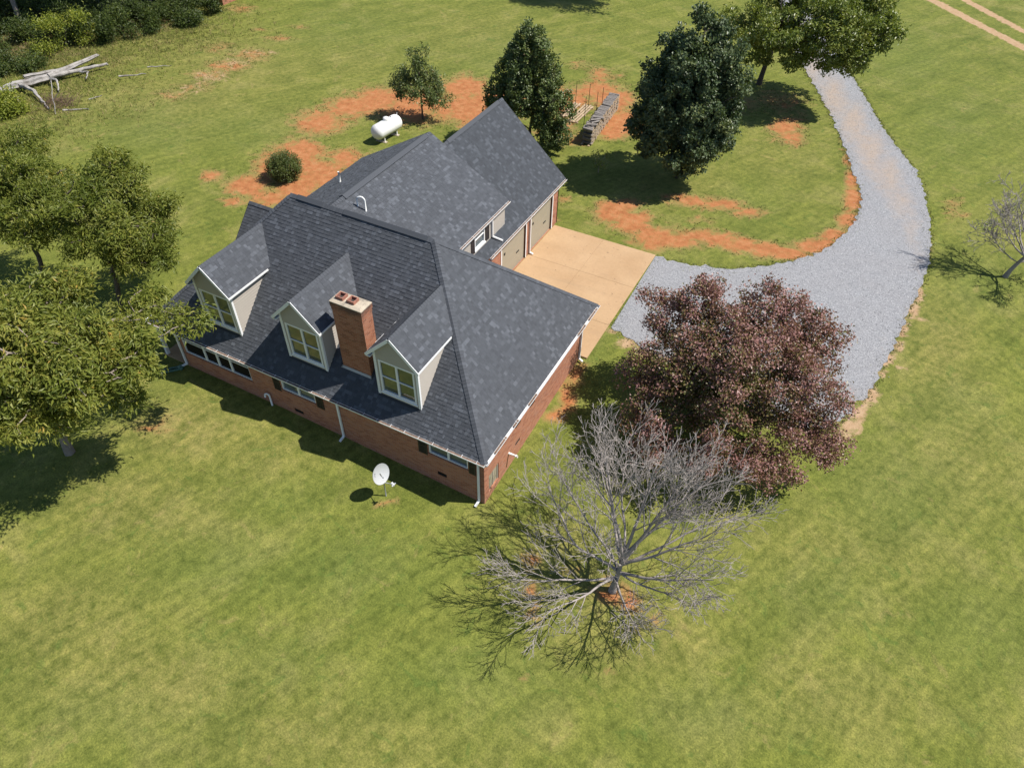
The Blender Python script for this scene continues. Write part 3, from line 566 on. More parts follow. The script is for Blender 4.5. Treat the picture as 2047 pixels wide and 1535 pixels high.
# ------------------------------------------------------------------ rough grass tufts on borders of drive and clay, and through the lawn
def build_tufts():
    r = np.random.default_rng(8)
    P = np.array(GPR); pts = []
    nrm_ = np.roll(P, -1, 0) - np.roll(P, 1, 0); nrm_ = np.stack([nrm_[:, 1], -nrm_[:, 0]], 1) / np.maximum(np.linalg.norm(nrm_, axis=1, keepdims=True), 1e-6)
    for k in range(14):
        q = P + r.normal(0, .12, P.shape) + nrm_ * (np.abs(r.normal(0, .22, (len(P), 1))) - .06) * (1 if True else -1)
        pts.append(q)
    X = r.uniform(-55, 30, 260000); Y = r.uniform(-16, 60, 260000)
    cf = field(CLAY, X, Y)
    edge = (cf > .22) & (cf < .6) & (r.random(len(X)) < .45)
    lawn = np.zeros(len(X), bool)
    k = edge | lawn
    pts.append(np.stack([X[k], Y[k]], 1))
    Q = np.vstack(pts)
    bad = point_in(GPR, Q[:, 0], Q[:, 1]) & (r.random(len(Q)) < .8)
    bad |= (Q[:, 0] > -17.2) & (Q[:, 0] < .4) & (Q[:, 1] > -.25) & (Q[:, 1] < 19.2)
    Q = Q[~bad]; n = len(Q); m_ = 3
    c = np.repeat(Q, m_, 0) + r.normal(0, .05, (n * m_, 2)); a = r.uniform(0, 6.28, n * m_)
    h = r.uniform(.03, .085, n * m_); w = r.uniform(.012, .03, n * m_); ln = r.uniform(.02, .09, n * m_); b = r.uniform(0, 6.28, n * m_)
    z = gz(c[:, 0], c[:, 1])
    V = np.stack([np.stack([c[:, 0] + w * np.cos(a), c[:, 1] + w * np.sin(a), z], 1), np.stack([c[:, 0] - w * np.cos(a), c[:, 1] - w * np.sin(a), z], 1),
                  np.stack([c[:, 0] + ln * np.cos(b), c[:, 1] + ln * np.sin(b), z + h], 1)], 1)
    F = np.arange(n * m_ * 3).reshape(-1, 3)
    g_ = N('grass_blade'); cc = g_.ramp(g_.attr('tint'), [(0, (0.07, 0.09, 0.018)), (0.6, (0.12, 0.135, 0.034)), (1, (0.22, 0.19, 0.08))])
    gm = g_.done(g_.pbsdf(cc, .8, .2))
    o = add_obj('grass_tufts', mesh_from('grass_tufts', V.reshape(-1, 3), F, gm, False, np.clip(np.repeat(r.normal(.5, .2, n), m_) + r.normal(0, .1, n * m_), 0, 1), False))
    tag(o, 'rough grass tufts standing in the lawn and along the drive', 'grass', kind='stuff')
build_tufts()
# ------------------------------------------------------------------ the house
house = thing('brick_house', (-7.5, 4.6, 0.0), 'red brick house with slate grey shingle roof, three dormers and attached garage', 'house')
GUT = 2.10
RID = (5.11, 7.15)
SL = (RID[1] - GUT) / (RID[0] + 0.08)
def roof_z(y): return GUT + SL * (y + 0.08)

# --- walls with real openings
def wall(fr, u0, u1, z0, z1, holes, mat, name, depth=0.10, parent=house):
    us = sorted({u0, u1, *[h[0] for h in holes], *[h[1] for h in holes]}); zs = sorted({z0, z1, *[h[2] for h in holes], *[h[3] for h in holes]})
    o, u, n = fr; flip = (u[0]*n[1] - u[1]*n[0]) > 0
    def p(a, z, d=0.0): return (o[0]+u[0]*a+n[0]*d, o[1]+u[1]*a+n[1]*d, o[2]+z)
    mb = MB()
    def q(*pts): mb.poly(pts[::-1] if flip else pts)
    for i in range(len(us)-1):
        for j in range(len(zs)-1):
            cu, cz = (us[i]+us[i+1])/2, (zs[j]+zs[j+1])/2
            if any(h[0] < cu < h[1] and h[2] < cz < h[3] for h in holes): continue
            q(p(us[i],zs[j]), p(us[i+1],zs[j]), p(us[i+1],zs[j+1]), p(us[i],zs[j+1]))
    for a, b, c, d in holes:
        q(p(a,c,-depth), p(a,c), p(a,d), p(a,d,-depth))
        q(p(b,c), p(b,c,-depth), p(b,d,-depth), p(b,d))
        q(p(a,c,-depth), p(b,c,-depth), p(b,c), p(a,c))
        q(p(a,d), p(b,d), p(b,d,-depth), p(a,d,-depth))
    return mb.build(name, mat, parent)

FN = ((0, 0, 0), (1, 0), (0, -1))          # garden wall, u = x
FR = ((0, 0, 0), (0, 1), (1, 0))           # end wall, u = y
FG = ((-5.86, 0, 0), (0, 1), (1, 0))       # garage front
FM = ((-6.10, 0, 0), (0, 1), (1, 0))       # raised room wall
porch = (-15.24, -11.40, 0.90, 2.06)
win_n = [(-9.66, -7.90, 1.25, 2.04), (-2.44, -0.70, 1.25, 2.04)]
vents_n = [(-9.27, -8.80, 0.12, 0.30), (-2.12, -1.70, 0.12, 0.32)]
wall(FN, -15.37, 0.0, -1.0, 2.12, [porch] + win_n + vents_n, M['brick'], 'wall')
win_r = [(2.96, 3.70, 1.68, 2.04)]
vents_r = [(2.56, 2.96, 0.32, 0.50)]
acc = (0.36, 1.14, -0.12, 0.86)
wall(FR, 0.0, 9.0, -1.0, 2.12, win_r + vents_r + [acc], M['brick'], 'wall')
wall(((-15.37, 0, 0), (0, 1), (-1, 0)), 0.0, 9.0, -1.0, 2.12, [(3.0, 3.95, 0.05, 2.05)], M['brick'], 'wall')
wall(((0, 9.0, 0), (1, 0), (0, 1)), -15.37, 0.0, -1.0, 2.12, [], M['brick'], 'wall')
MB().box(-15.30, -0.12, 0.12, 8.9, 0.3, 0.4).build('floor', M['under'], house)
# --- windows
def window(fr, h, cols, parent, glass, setback=0.05, rail=True, frame='white', name='window', fw=0.055, sill=True, rowz=None):
    a, b, c, d = h; n0, n1 = -setback - .03, -setback + .03
    mb = MB()
    mb.fbox(fr, a, a+fw, c, d, n0, n1); mb.fbox(fr, b-fw, b, c, d, n0, n1)
    mb.fbox(fr, a+fw, b-fw, c, c+fw, n0, n1-.001); mb.fbox(fr, a+fw, b-fw, d-fw, d, n0, n1-.001)
    w = mb.build(name, M[frame], parent)
    sub = w if parent.type == 'EMPTY' else parent
    us = [a + fw + (b - a - 2*fw) * t for t in cols]
    zs = [c + fw, d - fw] if not rail else [c + fw, rowz or (c + d) / 2, d - fw]
    for i, u in enumerate(us[1:-1]):
        MB().fbox(fr, u-.045, u+.045, c+fw, d-fw, n0, n1-.004).build('mullion', M[frame], sub)
    for i in range(len(us)-1):
        l = us[i] + (0.045 if i else 0); r = us[i+1] - (0.045 if i < len(us)-2 else 0)
        for j in range(len(zs)-1):
            zb = zs[j] + (.02 if j else 0); zt = zs[j+1] - (.02 if j < len(zs)-2 else 0)
            off = -.012 if j == 0 else 0.0
            MB().fbox(fr, l, r, zb, zt, n0-.005, n0+.012+off).build('pane', M[glass], sub)
            if j: MB().fbox(fr, l, r, zs[j]-.02, zs[j]+.02, n0, n1-.01).build('sash_rail', M[frame], sub)
    if sill: MB().fbox(fr, a-.04, b+.04, c-.06, c-.002, -setback, .045).build('sill', M['brick'] if parent.type == 'EMPTY' else M[frame], sub)
    return w
pw = window(FN, porch, [0, .315, .515, .715, 1.0], house, 'glass_dark', 0.05, True, 'white', 'porch_window_band', 0.045, True, 1.60)
for h in win_n:
    window(FN, h, [0, .5, 1.0], house, 'glass_blue', 0.05, False)
for h in win_r: window(FR, h, [0, 1.0], house, 'glass_blue', 0.06, False)
RSH = [(2.52, 2.90), (3.77, 4.18)]
def shutter(fr, u0, u1, z0, z1, parent=house):
    mb = MB(); t = .035; s = .05
    mb.fbox(fr, u0, u0+s, z0, z1, .002, t); mb.fbox(fr, u1-s, u1, z0, z1, .002, t)
    for z in (z0, (z0+z1)/2-.03, z1-.06): mb.fbox(fr, u0+s, u1-s, z, z+.06, .002, t-.002)
    o = mb.build('shutter', M['shutter'], parent)
    z = z0 + .07
    k = MB()
    while z < z1 - .08:
        if abs(z - (z0+z1)/2) > .05: k.fbox(fr, u0+s, u1-s, z, z+.026, .004, t-.008)
        z += .042
    tag(k.build('louvre_slats', M['shutter'], o), kind='stuff')
for a, b in ((-10.08, -9.72), (-7.84, -7.48), (-2.90, -2.50), (-0.65, -0.36)): shutter(FN, a, b, 1.10, 2.06)
for a, b in RSH: shutter(FR, a, b, 1.52, 2.06)
def found_vent(fr, h):
    a, b, c, d = h; mb = MB()
    mb.fbox(fr, a, b, c, d, -.08, -.05)
    o = mb.build('foundation_vent', M['dark'], house)
    k = MB(); z = c + .02
    while z < d - .02: k.fbox(fr, a+.01, b-.01, z, z+.012, -.05, -.01); z += .04
    tag(k.build('vent_louvres', M['rod'], o), kind='stuff')
for h in vents_n: found_vent(FN, h)
for h in vents_r: found_vent(FR, h)
# crawl space hatch
mb = MB(); a, b, c, d = acc
mb.fbox(FR, a, b, c, d, -.09, -.06)
hatch = mb.build('crawlspace_hatch', M['door'], house)
MB().fbox(FR, (a+b)/2-.02, (a+b)/2+.02, c+.02, d-.02, -.06, -.04).build('centre_batten', M['siding'], hatch)
MB().fbox(FR, a, a+.05, c, d, -.06, -.03).build('side_batten', M['siding'], hatch)
MB().fbox(FR, b-.05, b, c, d, -.06, -.03).build('side_batten', M['siding'], hatch)
# left porch door
MB().box(-15.30, -15.27, 3.0, 3.95, 0.05, 2.05).build('door', M['white'], house)

# --- shingled roof planes
TABS = []
def tabs_for(poly, expo=0.145, t=0.016, owner=None, seed=0, shift=0.0):
    r = random.Random(seed)
    p0 = Vector(poly[0]); u = (Vector(poly[1]) - p0).normalized()
    n = None
    for k in range(2, len(poly)):
        n = u.cross(Vector(poly[k]) - p0)
        if n.length > 1e-4: break
    n.normalize(); v = n.cross(u)
    L = [((Vector(p) - p0).dot(u), (Vector(p) - p0).dot(v)) for p in poly]
    smax = max(q[1] for q in L)
    def span(s):
        s = min(max(s, 1e-4), smax - 1e-4); xs = []
        for i in range(len(L)):
            (x0, y0), (x1, y1) = L[i], L[(i+1) % len(L)]
            if (y0 - s) * (y1 - s) < 0: xs.append(x0 + (x1-x0)*(s-y0)/(y1-y0))
        return (min(xs), max(xs)) if len(xs) > 1 else (0, 0)
    s = 0.0
    while s < smax - 0.02:
        s1 = min(s + expo, smax)
        a0, b0 = span(s); a1, b1 = span(s1)
        x = min(a0, a1) - r.uniform(0, .2); end = max(b0, b1)
        thick_prev = False
        while x < end:
            w = r.choice((.09, .12, .14, .14, .17, .20, .24))
            x2 = x + w
            l0, r0 = max(x, a0), min(x2 - .004, b0); l1, r1 = max(x, a1), min(x2 - .004, b1)
            if l0 > r0: l0 = r0 = min(max(x, a0), b0)
            if l1 > r1: l1 = r1 = min(max(x, a1), b1)
            if (r0 - l0) + (r1 - l1) > 0.02:
                hh = t * r.choice((.55, .55, 1.0, 1.15))
                q = r.random()
                tint = r.uniform(.66, 1.0) if q < .17 else (r.uniform(.34, .60) if q < .66 else r.uniform(.05, .36))
                W = lambda a, b, c: tuple(p0 + u*a + v*b + n*c)
                vs = [W(l0, s, hh), W(r0, s, hh), W(r1, s1, .002), W(l1, s1, .002), W(l0, s, 0), W(r0, s, 0)]
                TABS.append((owner, vs, min(1.0, max(0.0, tint + shift))))
            x = x2
        s = s1

def roof_body(name, planes, extra, parent, shift=0.0):
    """planes: shingled polygons (eave edge first); extra: plain closing polygons"""
    mb = MB()
    for p in planes: mb.poly(p)
    for p in extra: mb.poly(p)
    o = mb.build(name, M['under'], parent)
    for k, p in enumerate(planes): tabs_for(p, owner=o, shift=shift, seed=int(abs(p[0][0]*13 + p[0][1]*7 + k*31)))
    return o

def cap_line(pts, parent, w=0.15, n1=None, step=0.14, lift=0.02):
    """folded cap shingles along a hip or ridge: pts a->b going up; side vectors from the two roof normals"""
    a, b, na, nb = [Vector(p) for p in pts]
    d = (b - a); L = d.length; d.normalize()
    sa = na.cross(d); sb = d.cross(nb)
    if sa.z > 0: sa = -sa
    if sb.z > 0: sb = -sb
    up = (na + nb).normalized()
    mb = MB(); k = int(L / step); r = random.Random(int(L*100))
    for i in range(k):
        p = a + d*(i*step); q = a + d*((i+1)*step + .01)
        h0, h1 = lift + .016, lift + .002
        t = r.choice((.35, .45, .5, .55, .6, .75))
        for s_, nn in ((sa, na), (sb, nb)):
            f = [p + up*h0, q + up*h1, q + s_*w + nn*h1, p + s_*w + nn*h0]
            nrm = (f[1]-f[0]).cross(f[2]-f[0])
            mb.poly(f if nrm.dot(nn) > 0 else f[::-1], t)
            mb.poly([p + up*h0, p + s_*w + nn*h0, p + s_*w, p + up*lift*.3], t)
    o = mb.build('cap_shingles', M['shingle'], parent)
    return tag(o, kind='stuff')

e0, e1x, e0y, e1y = -17.0, 0.08, -0.08, 10.55
AR, AL = (-4.99, RID[0], RID[1]), (-12.0, RID[0], RID[1])
c_nr, c_fr, c_fl, c_nl = (e1x, e0y, GUT), (e1x, e1y, GUT), (e0, e1y, GUT), (e0, e0y, GUT)
main_roof = roof_body('main_roof', [[c_nl, c_nr, AR, AL], [c_nr, c_fr, AR], [c_fr, c_fl, AL, AR], [c_fl, c_nl, AL]], [[c_nl, c_fl, c_fr, c_nr]], house)
def nrm(p): return (Vector(p[1]) - Vector(p[0])).cross(Vector(p[2]) - Vector(p[0])).normalized()
Nn, Nr, Nf, Nl = nrm([c_nl, c_nr, AR]), nrm([c_nr, c_fr, AR]), nrm([c_fr, c_fl, AL]), nrm([c_fl, c_nl, AL])
cap_line((c_nr, AR, Nn, Nr), main_roof); cap_line((c_fr, AR, Nr, Nf), main_roof); cap_line((c_nl, AL, Nl, Nn), main_roof)
cap_line((AL, AR, Nn, Nf), main_roof, .16)
# ridge vents: raised strips over the ridge
def ridge_vent(a, b, na, nb, parent, w=0.17, h=0.045):
    a, b, na, nb = [Vector(p) for p in (a, b, na, nb)]
    d = (b - a).normalized(); sa = na.cross(d); sb = d.cross(nb)
    if sa.z > 0: sa = -sa
    if sb.z > 0: sb = -sb
    up = (na + nb).normalized(); mb = MB()
    for s_, nn in ((sa, na), (sb, nb)):
        T = [p + up*(h*1.2) for p in (a, b)]; E = [p + s_*w + nn*h for p in (b, a)]; B = [p + s_*w + nn*.012 for p in (b, a)]
        f = [T[0], T[1], E[0], E[1]]
        nr_ = (f[1]-f[0]).cross(f[2]-f[0])
        mb.poly(f if nr_.dot(nn) > 0 else f[::-1], .5); mb.poly([E[1], E[0], B[0], B[1]], .05)
        mb.poly([T[0], E[1], B[1], a], .3); mb.poly([T[1], b, B[0], E[0]], .3)
    return mb.build('ridge_vent', M['shingle'], parent)
ridge_vent((-11.6, 5.11, 7.17), (-10.3, 5.11, 7.17), Nn, Nf, main_roof)
ridge_vent((-9.25, 5.11, 7.17), (-5.25, 5.11, 7.17), Nn, Nf, main_roof)

# raised room behind, low pitch
MX, MZ, MEX, MEZ, MY = -10.3, 6.87, -5.95, 4.42, 13.15
mr = [(MEX, 7.6, MEZ), (MEX, MY, MEZ), (MX, MY, MZ), (MX, 5.2, MZ)]
ml = [(2*MX-MEX, MY, MEZ), (2*MX-MEX, 7.6, MEZ), (MX, 5.2, MZ), (MX, MY, MZ)]
mid_roof = roof_body('raised_room_roof', [mr, ml], [[mr[0], ml[1], ml[0], mr[1]], [mr[1], ml[0], mr[2]]], house, .08)
nmr, nml = nrm(mr), nrm(ml)
cap_line(((MX, 5.4, MZ), (MX, MY, MZ), nml, nmr), mid_roof, .15)
ridge_vent((MX, 6.3, MZ+.02), (MX, 12.75, MZ+.02), nmr, nml, mid_roof, .20, .05)
wall(FM, 7.0, 13.0, 2.2, 4.42, [(10.05, 10.98, 3.30, 4.30)], M['siding'], 'raised_room_wall', 0.06)
MB().box(-14.5, -6.2, 12.9, 13.0, 2.2, 4.4).build('raised_room_wall', M['siding'], house)
MB().box(-14.55, -14.45, 7.0, 13.0, 0.0, 4.4).build('raised_room_wall', M['siding'], house)
window(FM, (10.05, 10.98, 3.30, 4.30), [0, 1.0], house, 'glass_blue', 0.03, True, sill=False)
MB().fbox(FM, 10.0, 11.03, 3.22, 3.29, 0.0, .04).build('window_sill', M['white'], house)
shutter(FM, 9.66, 9.99, 3.25, 4.34); shutter(FM, 11.04, 11.37, 3.25, 4.34)
z = 3.0; 
while z < 4.3:
    MB().fbox(FM, 8.0, 9.64, z, z+.128, .002, .012).build('siding_board', M['siding'], house)
    if z < 3.16: MB().fbox(FM, 9.66, 11.36, z, z+.128, .002, .012).build('siding_board', M['siding'], house)
    MB().fbox(FM, 11.39, 12.98, z, z+.128, .002, .012).build('siding_board', M['siding'], house)
    z += .13

# garage wing
GX, GZ, GEX, GEZ, GY = -9.65, 6.36, -5.62, 2.70, 19.28
gr = [(GEX, 9.0, GEZ), (GEX, GY, GEZ), (GX, GY, GZ), (GX, 9.0, GZ)]
gl = [(2*GX-GEX, GY, GEZ), (2*GX-GEX, 9.0, GEZ), (GX, 9.0, GZ), (GX, GY, GZ)]
gar_roof = roof_body('garage_roof', [gr, gl], [[gr[0], gl[1], gl[0], gr[1]], [gr[1], gl[0], gr[2]]], house, -.04)
ngr, ngl = nrm(gr), nrm(gl)
cap_line(((GX, 12.0, GZ), (GX, GY, GZ), ngl, ngr), gar_roof, .15)
ridge_vent((GX, 13.6, GZ+.02), (GX, 18.8, GZ+.02), ngr, ngl, gar_roof, .18, .04)
doors = [(12.25, 14.93, 0.0, 2.32), (15.50, 18.18, 0.0, 2.32)]
wall(FG, 9.2, 19.0, -0.4, 2.72, doors, M['brick'], 'garage_wall', 0.14)
MB().box(-13.4, -5.86, 18.9, 19.0, -.4, 2.7).build('garage_wall', M['brick'], house)
MB().box(-13.4, -13.3, 9.2, 18.9, -.4, 2.7).build('garage_wall', M['brick'], house)
mb = MB(); mb.poly([(-13.4, 19.0, 2.7), (-5.9, 19.0, 2.7), (GX, 19.0, GZ - .1)][::-1]); mb.build('garage_gable', M['siding'], house)
def garage_door(h):
    a, b, c, d = h
    mb = MB(); mb.fbox(FG, a, b, c, d, -.13, -.10)
    g = mb.build('garage_door', M['door'], house)
    rows = 4; hh = (d - c) / rows
    for i in range(rows):
        MB().fbox(FG, a+.01, b-.01, c + i*hh + .006, c + (i+1)*hh - .006, -.10, -.075).build('door_panel', M['door'], g)
    MB().fbox(FG, (a+b)/2 - .95, (a+b)/2 - .83, 1.50, 1.62, -.075, -.05).build('lock_plate', M['rod'], g)
    MB().fbox(FG, (a+b)/2 + .42, (a+b)/2 + .72, .82, .88, -.075, -.05).build('lift_handle', M['rod'], g)
    tr = MB(); tr.fbox(FG, a-.09, a, c, d+.09, -.05, .03); tr.fbox(FG, b, b+.09, c, d+.09, -.05, .03); tr.fbox(FG, a, b, d, d+.09, -.05, .03)
    tr.build('door_trim', M['white'], g)
for h in doors: garage_door(h)

# left porch gable
wl_ = [(-17.15, 5.2, GUT), (-12.2, 5.2, GUT), (-12.2, 7.3, 4.15), (-17.15, 7.3, 4.15)]
wr_ = [(-12.2, 9.4, GUT), (-17.15, 9.4, GUT), (-17.15, 7.3, 4.15), (-12.2, 7.3, 4.15)]
porch_roof = roof_body('porch_gable_roof', [wl_, wr_], [[wl_[0], wr_[1], wl_[3]][::-1]], house)
cap_line(((-17.15, 7.3, 4.15), (-13.6, 7.3, 4.15), nrm(wl_), nrm(wr_)), porch_roof, .14)
for y in (0.05, 5.3, 9.3):
    MB().box(-16.9, -16.76, y, y+.14, -.1, 2.05).build('porch_post', M['white'], house)
MB().box(-17.0, -15.38, 0.0, 9.0, -.4, .05).build('porch_floor', M['concrete'], house)

# --- gutters and downspouts
def gutter(a, b, nx, ny, name='gutter', litter=False, hang=0.62, gap=0.0):
    """open trough from a to b, hung on the outward side (nx,ny)"""
    a = Vector(a); b = Vector(b); o = Vector((nx, ny, 0)); d = (b - a).normalized()
    w, h, t = .115, .10, .006
    prof = [(0, 0), (0, -h), (w*.72, -h), (w, -.015), (w, 0.004), (w - t*2, 0.004), (w*.72 - t, -h + t), (t, -h + t), (t, 0)]
    mb = MB()
    for i in range(len(prof)):
        (p, q), (r, s) = prof[i], prof[(i+1) % len(prof)]
        mb.poly([a + o*p + Vector((0,0,q)), a + o*r + Vector((0,0,s)), b + o*r + Vector((0,0,s)), b + o*p + Vector((0,0,q))])
    for e in (a, b):
        mb.poly([e + o*p + Vector((0,0,q)) for p, q in ((0,0),(0,-h),(w*.72,-h),(w,-.015),(w,.0))])
    g = mb.build(name, M['white'], house)
    L = (b - a).length; k = max(1, int(L / hang))
    for i in range(k):
        p = a + d*(L*(i + .5)/k)
        MB().bar(p + o*(-.02) + Vector((0,0,.022)), p + o*(w+.004) + Vector((0,0,.008)), .013, .006).build('gutter_hanger', M['white'], g)
    if litter:
        m2 = MB(); m2.poly([a + o*.008 + Vector((0,0,-.018)), b + o*.008 + Vector((0,0,-.018)), b + o*(w*.90) + Vector((0,0,-.018)), a + o*(w*.90) + Vector((0,0,-.018))])
        m2.build('leaf_litter', M['gutter_in'], g)
    return g
gutter((e0, e0y - .012, GUT), (e1x + .012, e0y - .012, GUT), 0, -1, litter=True)
rg = gutter((e1x + .012, e0y - .012, GUT), (e1x + .012, e1y, GUT), 1, 0, hang=.95)
for a, b in ((.6, 1.5), (2.1, 2.5), (3.4, 4.1), (8.2, 9.0), (9.4, 10.3)):
    MB().box(e1x + .022, e1x + .11, a, b, GUT - .075, GUT - .02).build('leaf_litter', M['gutter_in'], rg)
gutter((e0 - .012, e1y, GUT), (e0 - .012, e0y - .012, GUT), -1, 0)
gutter((MEX + .012, 7.9, MEZ), (MEX + .012, MY - .05, MEZ), 1, 0, litter=True)
gutter((GEX + .012, 10.6, GEZ), (GEX + .012, GY - .05, GEZ), 1, 0, litter=True)
MB().box(-13.7, -13.6, 9.5, GY-.05, GEZ-.1, GEZ).build('gutter', M['white'], house)
def spout(pts, name='downspout', w=.085):
    mb = MB()
    for p, q in zip(pts[:-1], pts[1:]):
        d = (Vector(q) - Vector(p)).normalized()
        mb.bar(Vector(p) - d*.02, Vector(q) + d*.02, w, w*.75, up=(0.01, 1, .02) if abs(d.z) > .8 else (0,0,1))
    return mb.build(name, M['white'], house)
for x, zb in ((-6.70, float(gz(-6.7, 0)) + .12), (-0.22, float(gz(-.2, 0)) + .14)):
    spout([(x, -.14, GUT - .09), (x, -.055, GUT - .22), (x, -.055, zb), (x - .03, -.30, zb - .09)])
spout([(-15.47, -.12, GUT - .09), (-15.45, -.055, GUT - .22), (-15.45, -.055, .16), (-15.62, -.28, .07)])
spout([(.14, 8.86, GUT - .09), (.055, 8.86, GUT - .22), (.055, 8.86, .10), (.25, 8.80, .06)])
spout([(-5.90, 11.62, MEZ - .09), (-6.04, 11.62, MEZ - .22), (-6.04, 11.62, 3.22), (-5.70, 12.02, 2.86)])
spout([(-5.56, 15.24, GEZ - .09), (-5.80, 15.36, GEZ - .28), (-5.80, 15.36, .12), (-5.60, 15.36, .07)])

# --- fascia and rake boards
def board(a, b, w, h, name='fascia', parent=house, mat='white', up=(0,0,1)): return MB().bar(a, b, w, h, up).build(name, M[mat], parent)
board((MEX, MY+.012, MEZ-.09), (MX, MY+.012, MZ-.09), .02, .15, mat='under'); board((2*MX-MEX, MY+.012, MEZ-.09), (MX, MY+.012, MZ-.09), .02, .15, mat='under')
board((GEX, GY+.012, GEZ-.09), (GX, GY+.012, GZ-.09), .02, .15, mat='under'); board((2*GX-GEX, GY+.012, GEZ-.09), (GX, GY+.012, GZ-.09), .02, .15, mat='under')
board((-17.16, 5.2, GUT-.06), (-17.16, 7.3, 4.07), .02, .14, mat='under'); board((-17.16, 9.4, GUT-.06), (-17.16, 7.3, 4.07), .02, .14, mat='under')

# --- dormers
DY, DHW, DEW, DEZ, DRZ, DF = 0.62, 0.955, 1.14, 4.95, 6.09, 0.40
def yback(z): return (z - GUT) / SL - 0.08
def dormer(xc):
    fr = ((xc, DY, 0), (1, 0), (0, -1))
    zb = roof_z(DY) - .25
    win = (-.79, .79, 2.96, 4.62)
    mb = MB()
    # front wall with opening
    x0, x1 = -DHW, DHW
    P_ = lambda u, z, d=0: (xc + u, DY + d, z)
    a, b, c, d = win
    ge = DEZ + (DEW - DHW) * (DRZ - DEZ) / DEW - .06      # wall top at the corner
    gp = DRZ - .06
    mb.poly([P_(x0,zb), P_(a,zb), P_(a,ge), P_(x0,ge)]); mb.poly([P_(b,zb), P_(x1,zb), P_(x1,ge), P_(b,ge)])
    mb.poly([P_(a,zb), P_(b,zb), P_(b,c), P_(a,c)]); mb.poly([P_(a,d), P_(b,d), P_(b,ge), P_(a,ge)])
    mb.poly([P_(x0,ge), P_(x1,ge), P_(0,gp)])
    for u, v in ((a, 1), (b, -1)): mb.poly([P_(u,c), P_(u,c,.08), P_(u,d,.08), P_(u,d)][::v])
    mb.poly([P_(a,c), P_(b,c), P_(b,c,.08), P_(a,c,.08)]); mb.poly([P_(a,d,.08), P_(b,d,.08), P_(b,d), P_(a,d)])
    # cheeks
    for s in (-1, 1):
        q = [(xc+s*DHW, DY, zb), (xc+s*DHW, yback(ge)+.2, ge), (xc+s*DHW, DY, ge)]
        mb.poly(q if s > 0 else q[::-1])
    dm = mb.build('dormer', M['siding'], house)
    # lapped boards on the cheeks, each one its own piece
    for s in (-1, 1):
        z = roof_z(DY) + .02
        while z < DEZ + .02:
            zt = min(z + .13, DEZ + .1)
            yb0, yb1 = yback(z) + .02, yback(zt) + .02
            X = xc + s*(DHW + .002); o0, o1 = s*.026, s*.004
            if yb0 - DY > .05:
                V = [(X+o0, DY+.06, z), (X+o0, yb0, z), (X+o1, yb1, zt), (X+o1, DY+.06, zt), (X, DY+.06, z), (X, yb0, z)]
                m_ = MB(); m_.V = V; m_.F = [[0,1,2,3], [4,5,1,0]] if s > 0 else [[3,2,1,0], [0,1,5,4]]
                m_.build('siding_board', M['siding'], dm)
            z += .13
    # lapped boards over the window in the gable
    z = 4.70
    while z < gp - .15:
        zt = z + .13
        def hw(zz): return DHW if zz <= ge else max(.02, DHW * (gp - zz) / (gp - ge))
        w0, w1 = hw(z) - .02, hw(zt) - .02
        m_ = MB(); m_.V = [(xc-w0, DY-.020, z), (xc+w0, DY-.020, z), (xc+w1, DY-.006, zt), (xc-w1, DY-.006, zt), (xc-w0, DY, z), (xc+w0, DY, z)]
        m_.F = [[0,1,2,3], [4,5,1,0]]
        m_.build('siding_board', M['siding'], dm)
        z += .13
    # corner boards
    for s in (-1, 1):
        X = xc + s*DHW
        m_ = MB(); m_.box(min(X - s*.085, X + s*.022), max(X - s*.085, X + s*.022), DY-.024, DY-.001, roof_z(DY) - .04, ge + .02)
        m_.box(min(X + s*.001, X + s*.0225), max(X + s*.001, X + s*.0225), DY-.001, DY+.07, roof_z(DY) - .02, ge + .02)
        m_.build('corner_board', M['white'], dm)
    window(fr, win, [0, .5, 1.0], dm, 'glass', 0.02, True, 'white', 'window_frame', 0.075, True)
    # roof
    R_ = [(xc+DEW, DF, DEZ), (xc+DEW, yback(DEZ)+.05, DEZ), (xc, yback(DRZ)+.05, DRZ), (xc, DF, DRZ)]
    L_ = [(xc-DEW, yback(DEZ)+.05, DEZ), (xc-DEW, DF, DEZ), (xc, DF, DRZ), (xc, yback(DRZ)+.05, DRZ)]
    th = .07
    dn = lambda p: (p[0], p[1], p[2]-th)
    rb = roof_body('dormer_roof', [R_, L_], [[dn(p) for p in R_][::-1], [dn(p) for p in L_][::-1]], dm)
    # ridge caps
    a3, b3 = Vector((xc, DF, DRZ)), Vector((xc, yback(DRZ), DRZ))
    na, nb = nrm(R_), nrm(L_)
    mbk = MB(); k = int((b3-a3).length/.14)
    for i in range(k):
        y0, y1 = a3.y + i*.14, a3.y + (i+1)*.14 + .01
        for s in (1, -1):
            f = [(xc, y0, DRZ+.034), (xc, y1, DRZ+.02), (xc+s*.10, y1, DRZ-.10+.02), (xc+s*.10, y0, DRZ-.10+.034)]
            mbk.poly(f[::-1] if s > 0 else f, .55)
    tag(mbk.build('cap_shingles', M['shingle'], dm), kind='stuff')
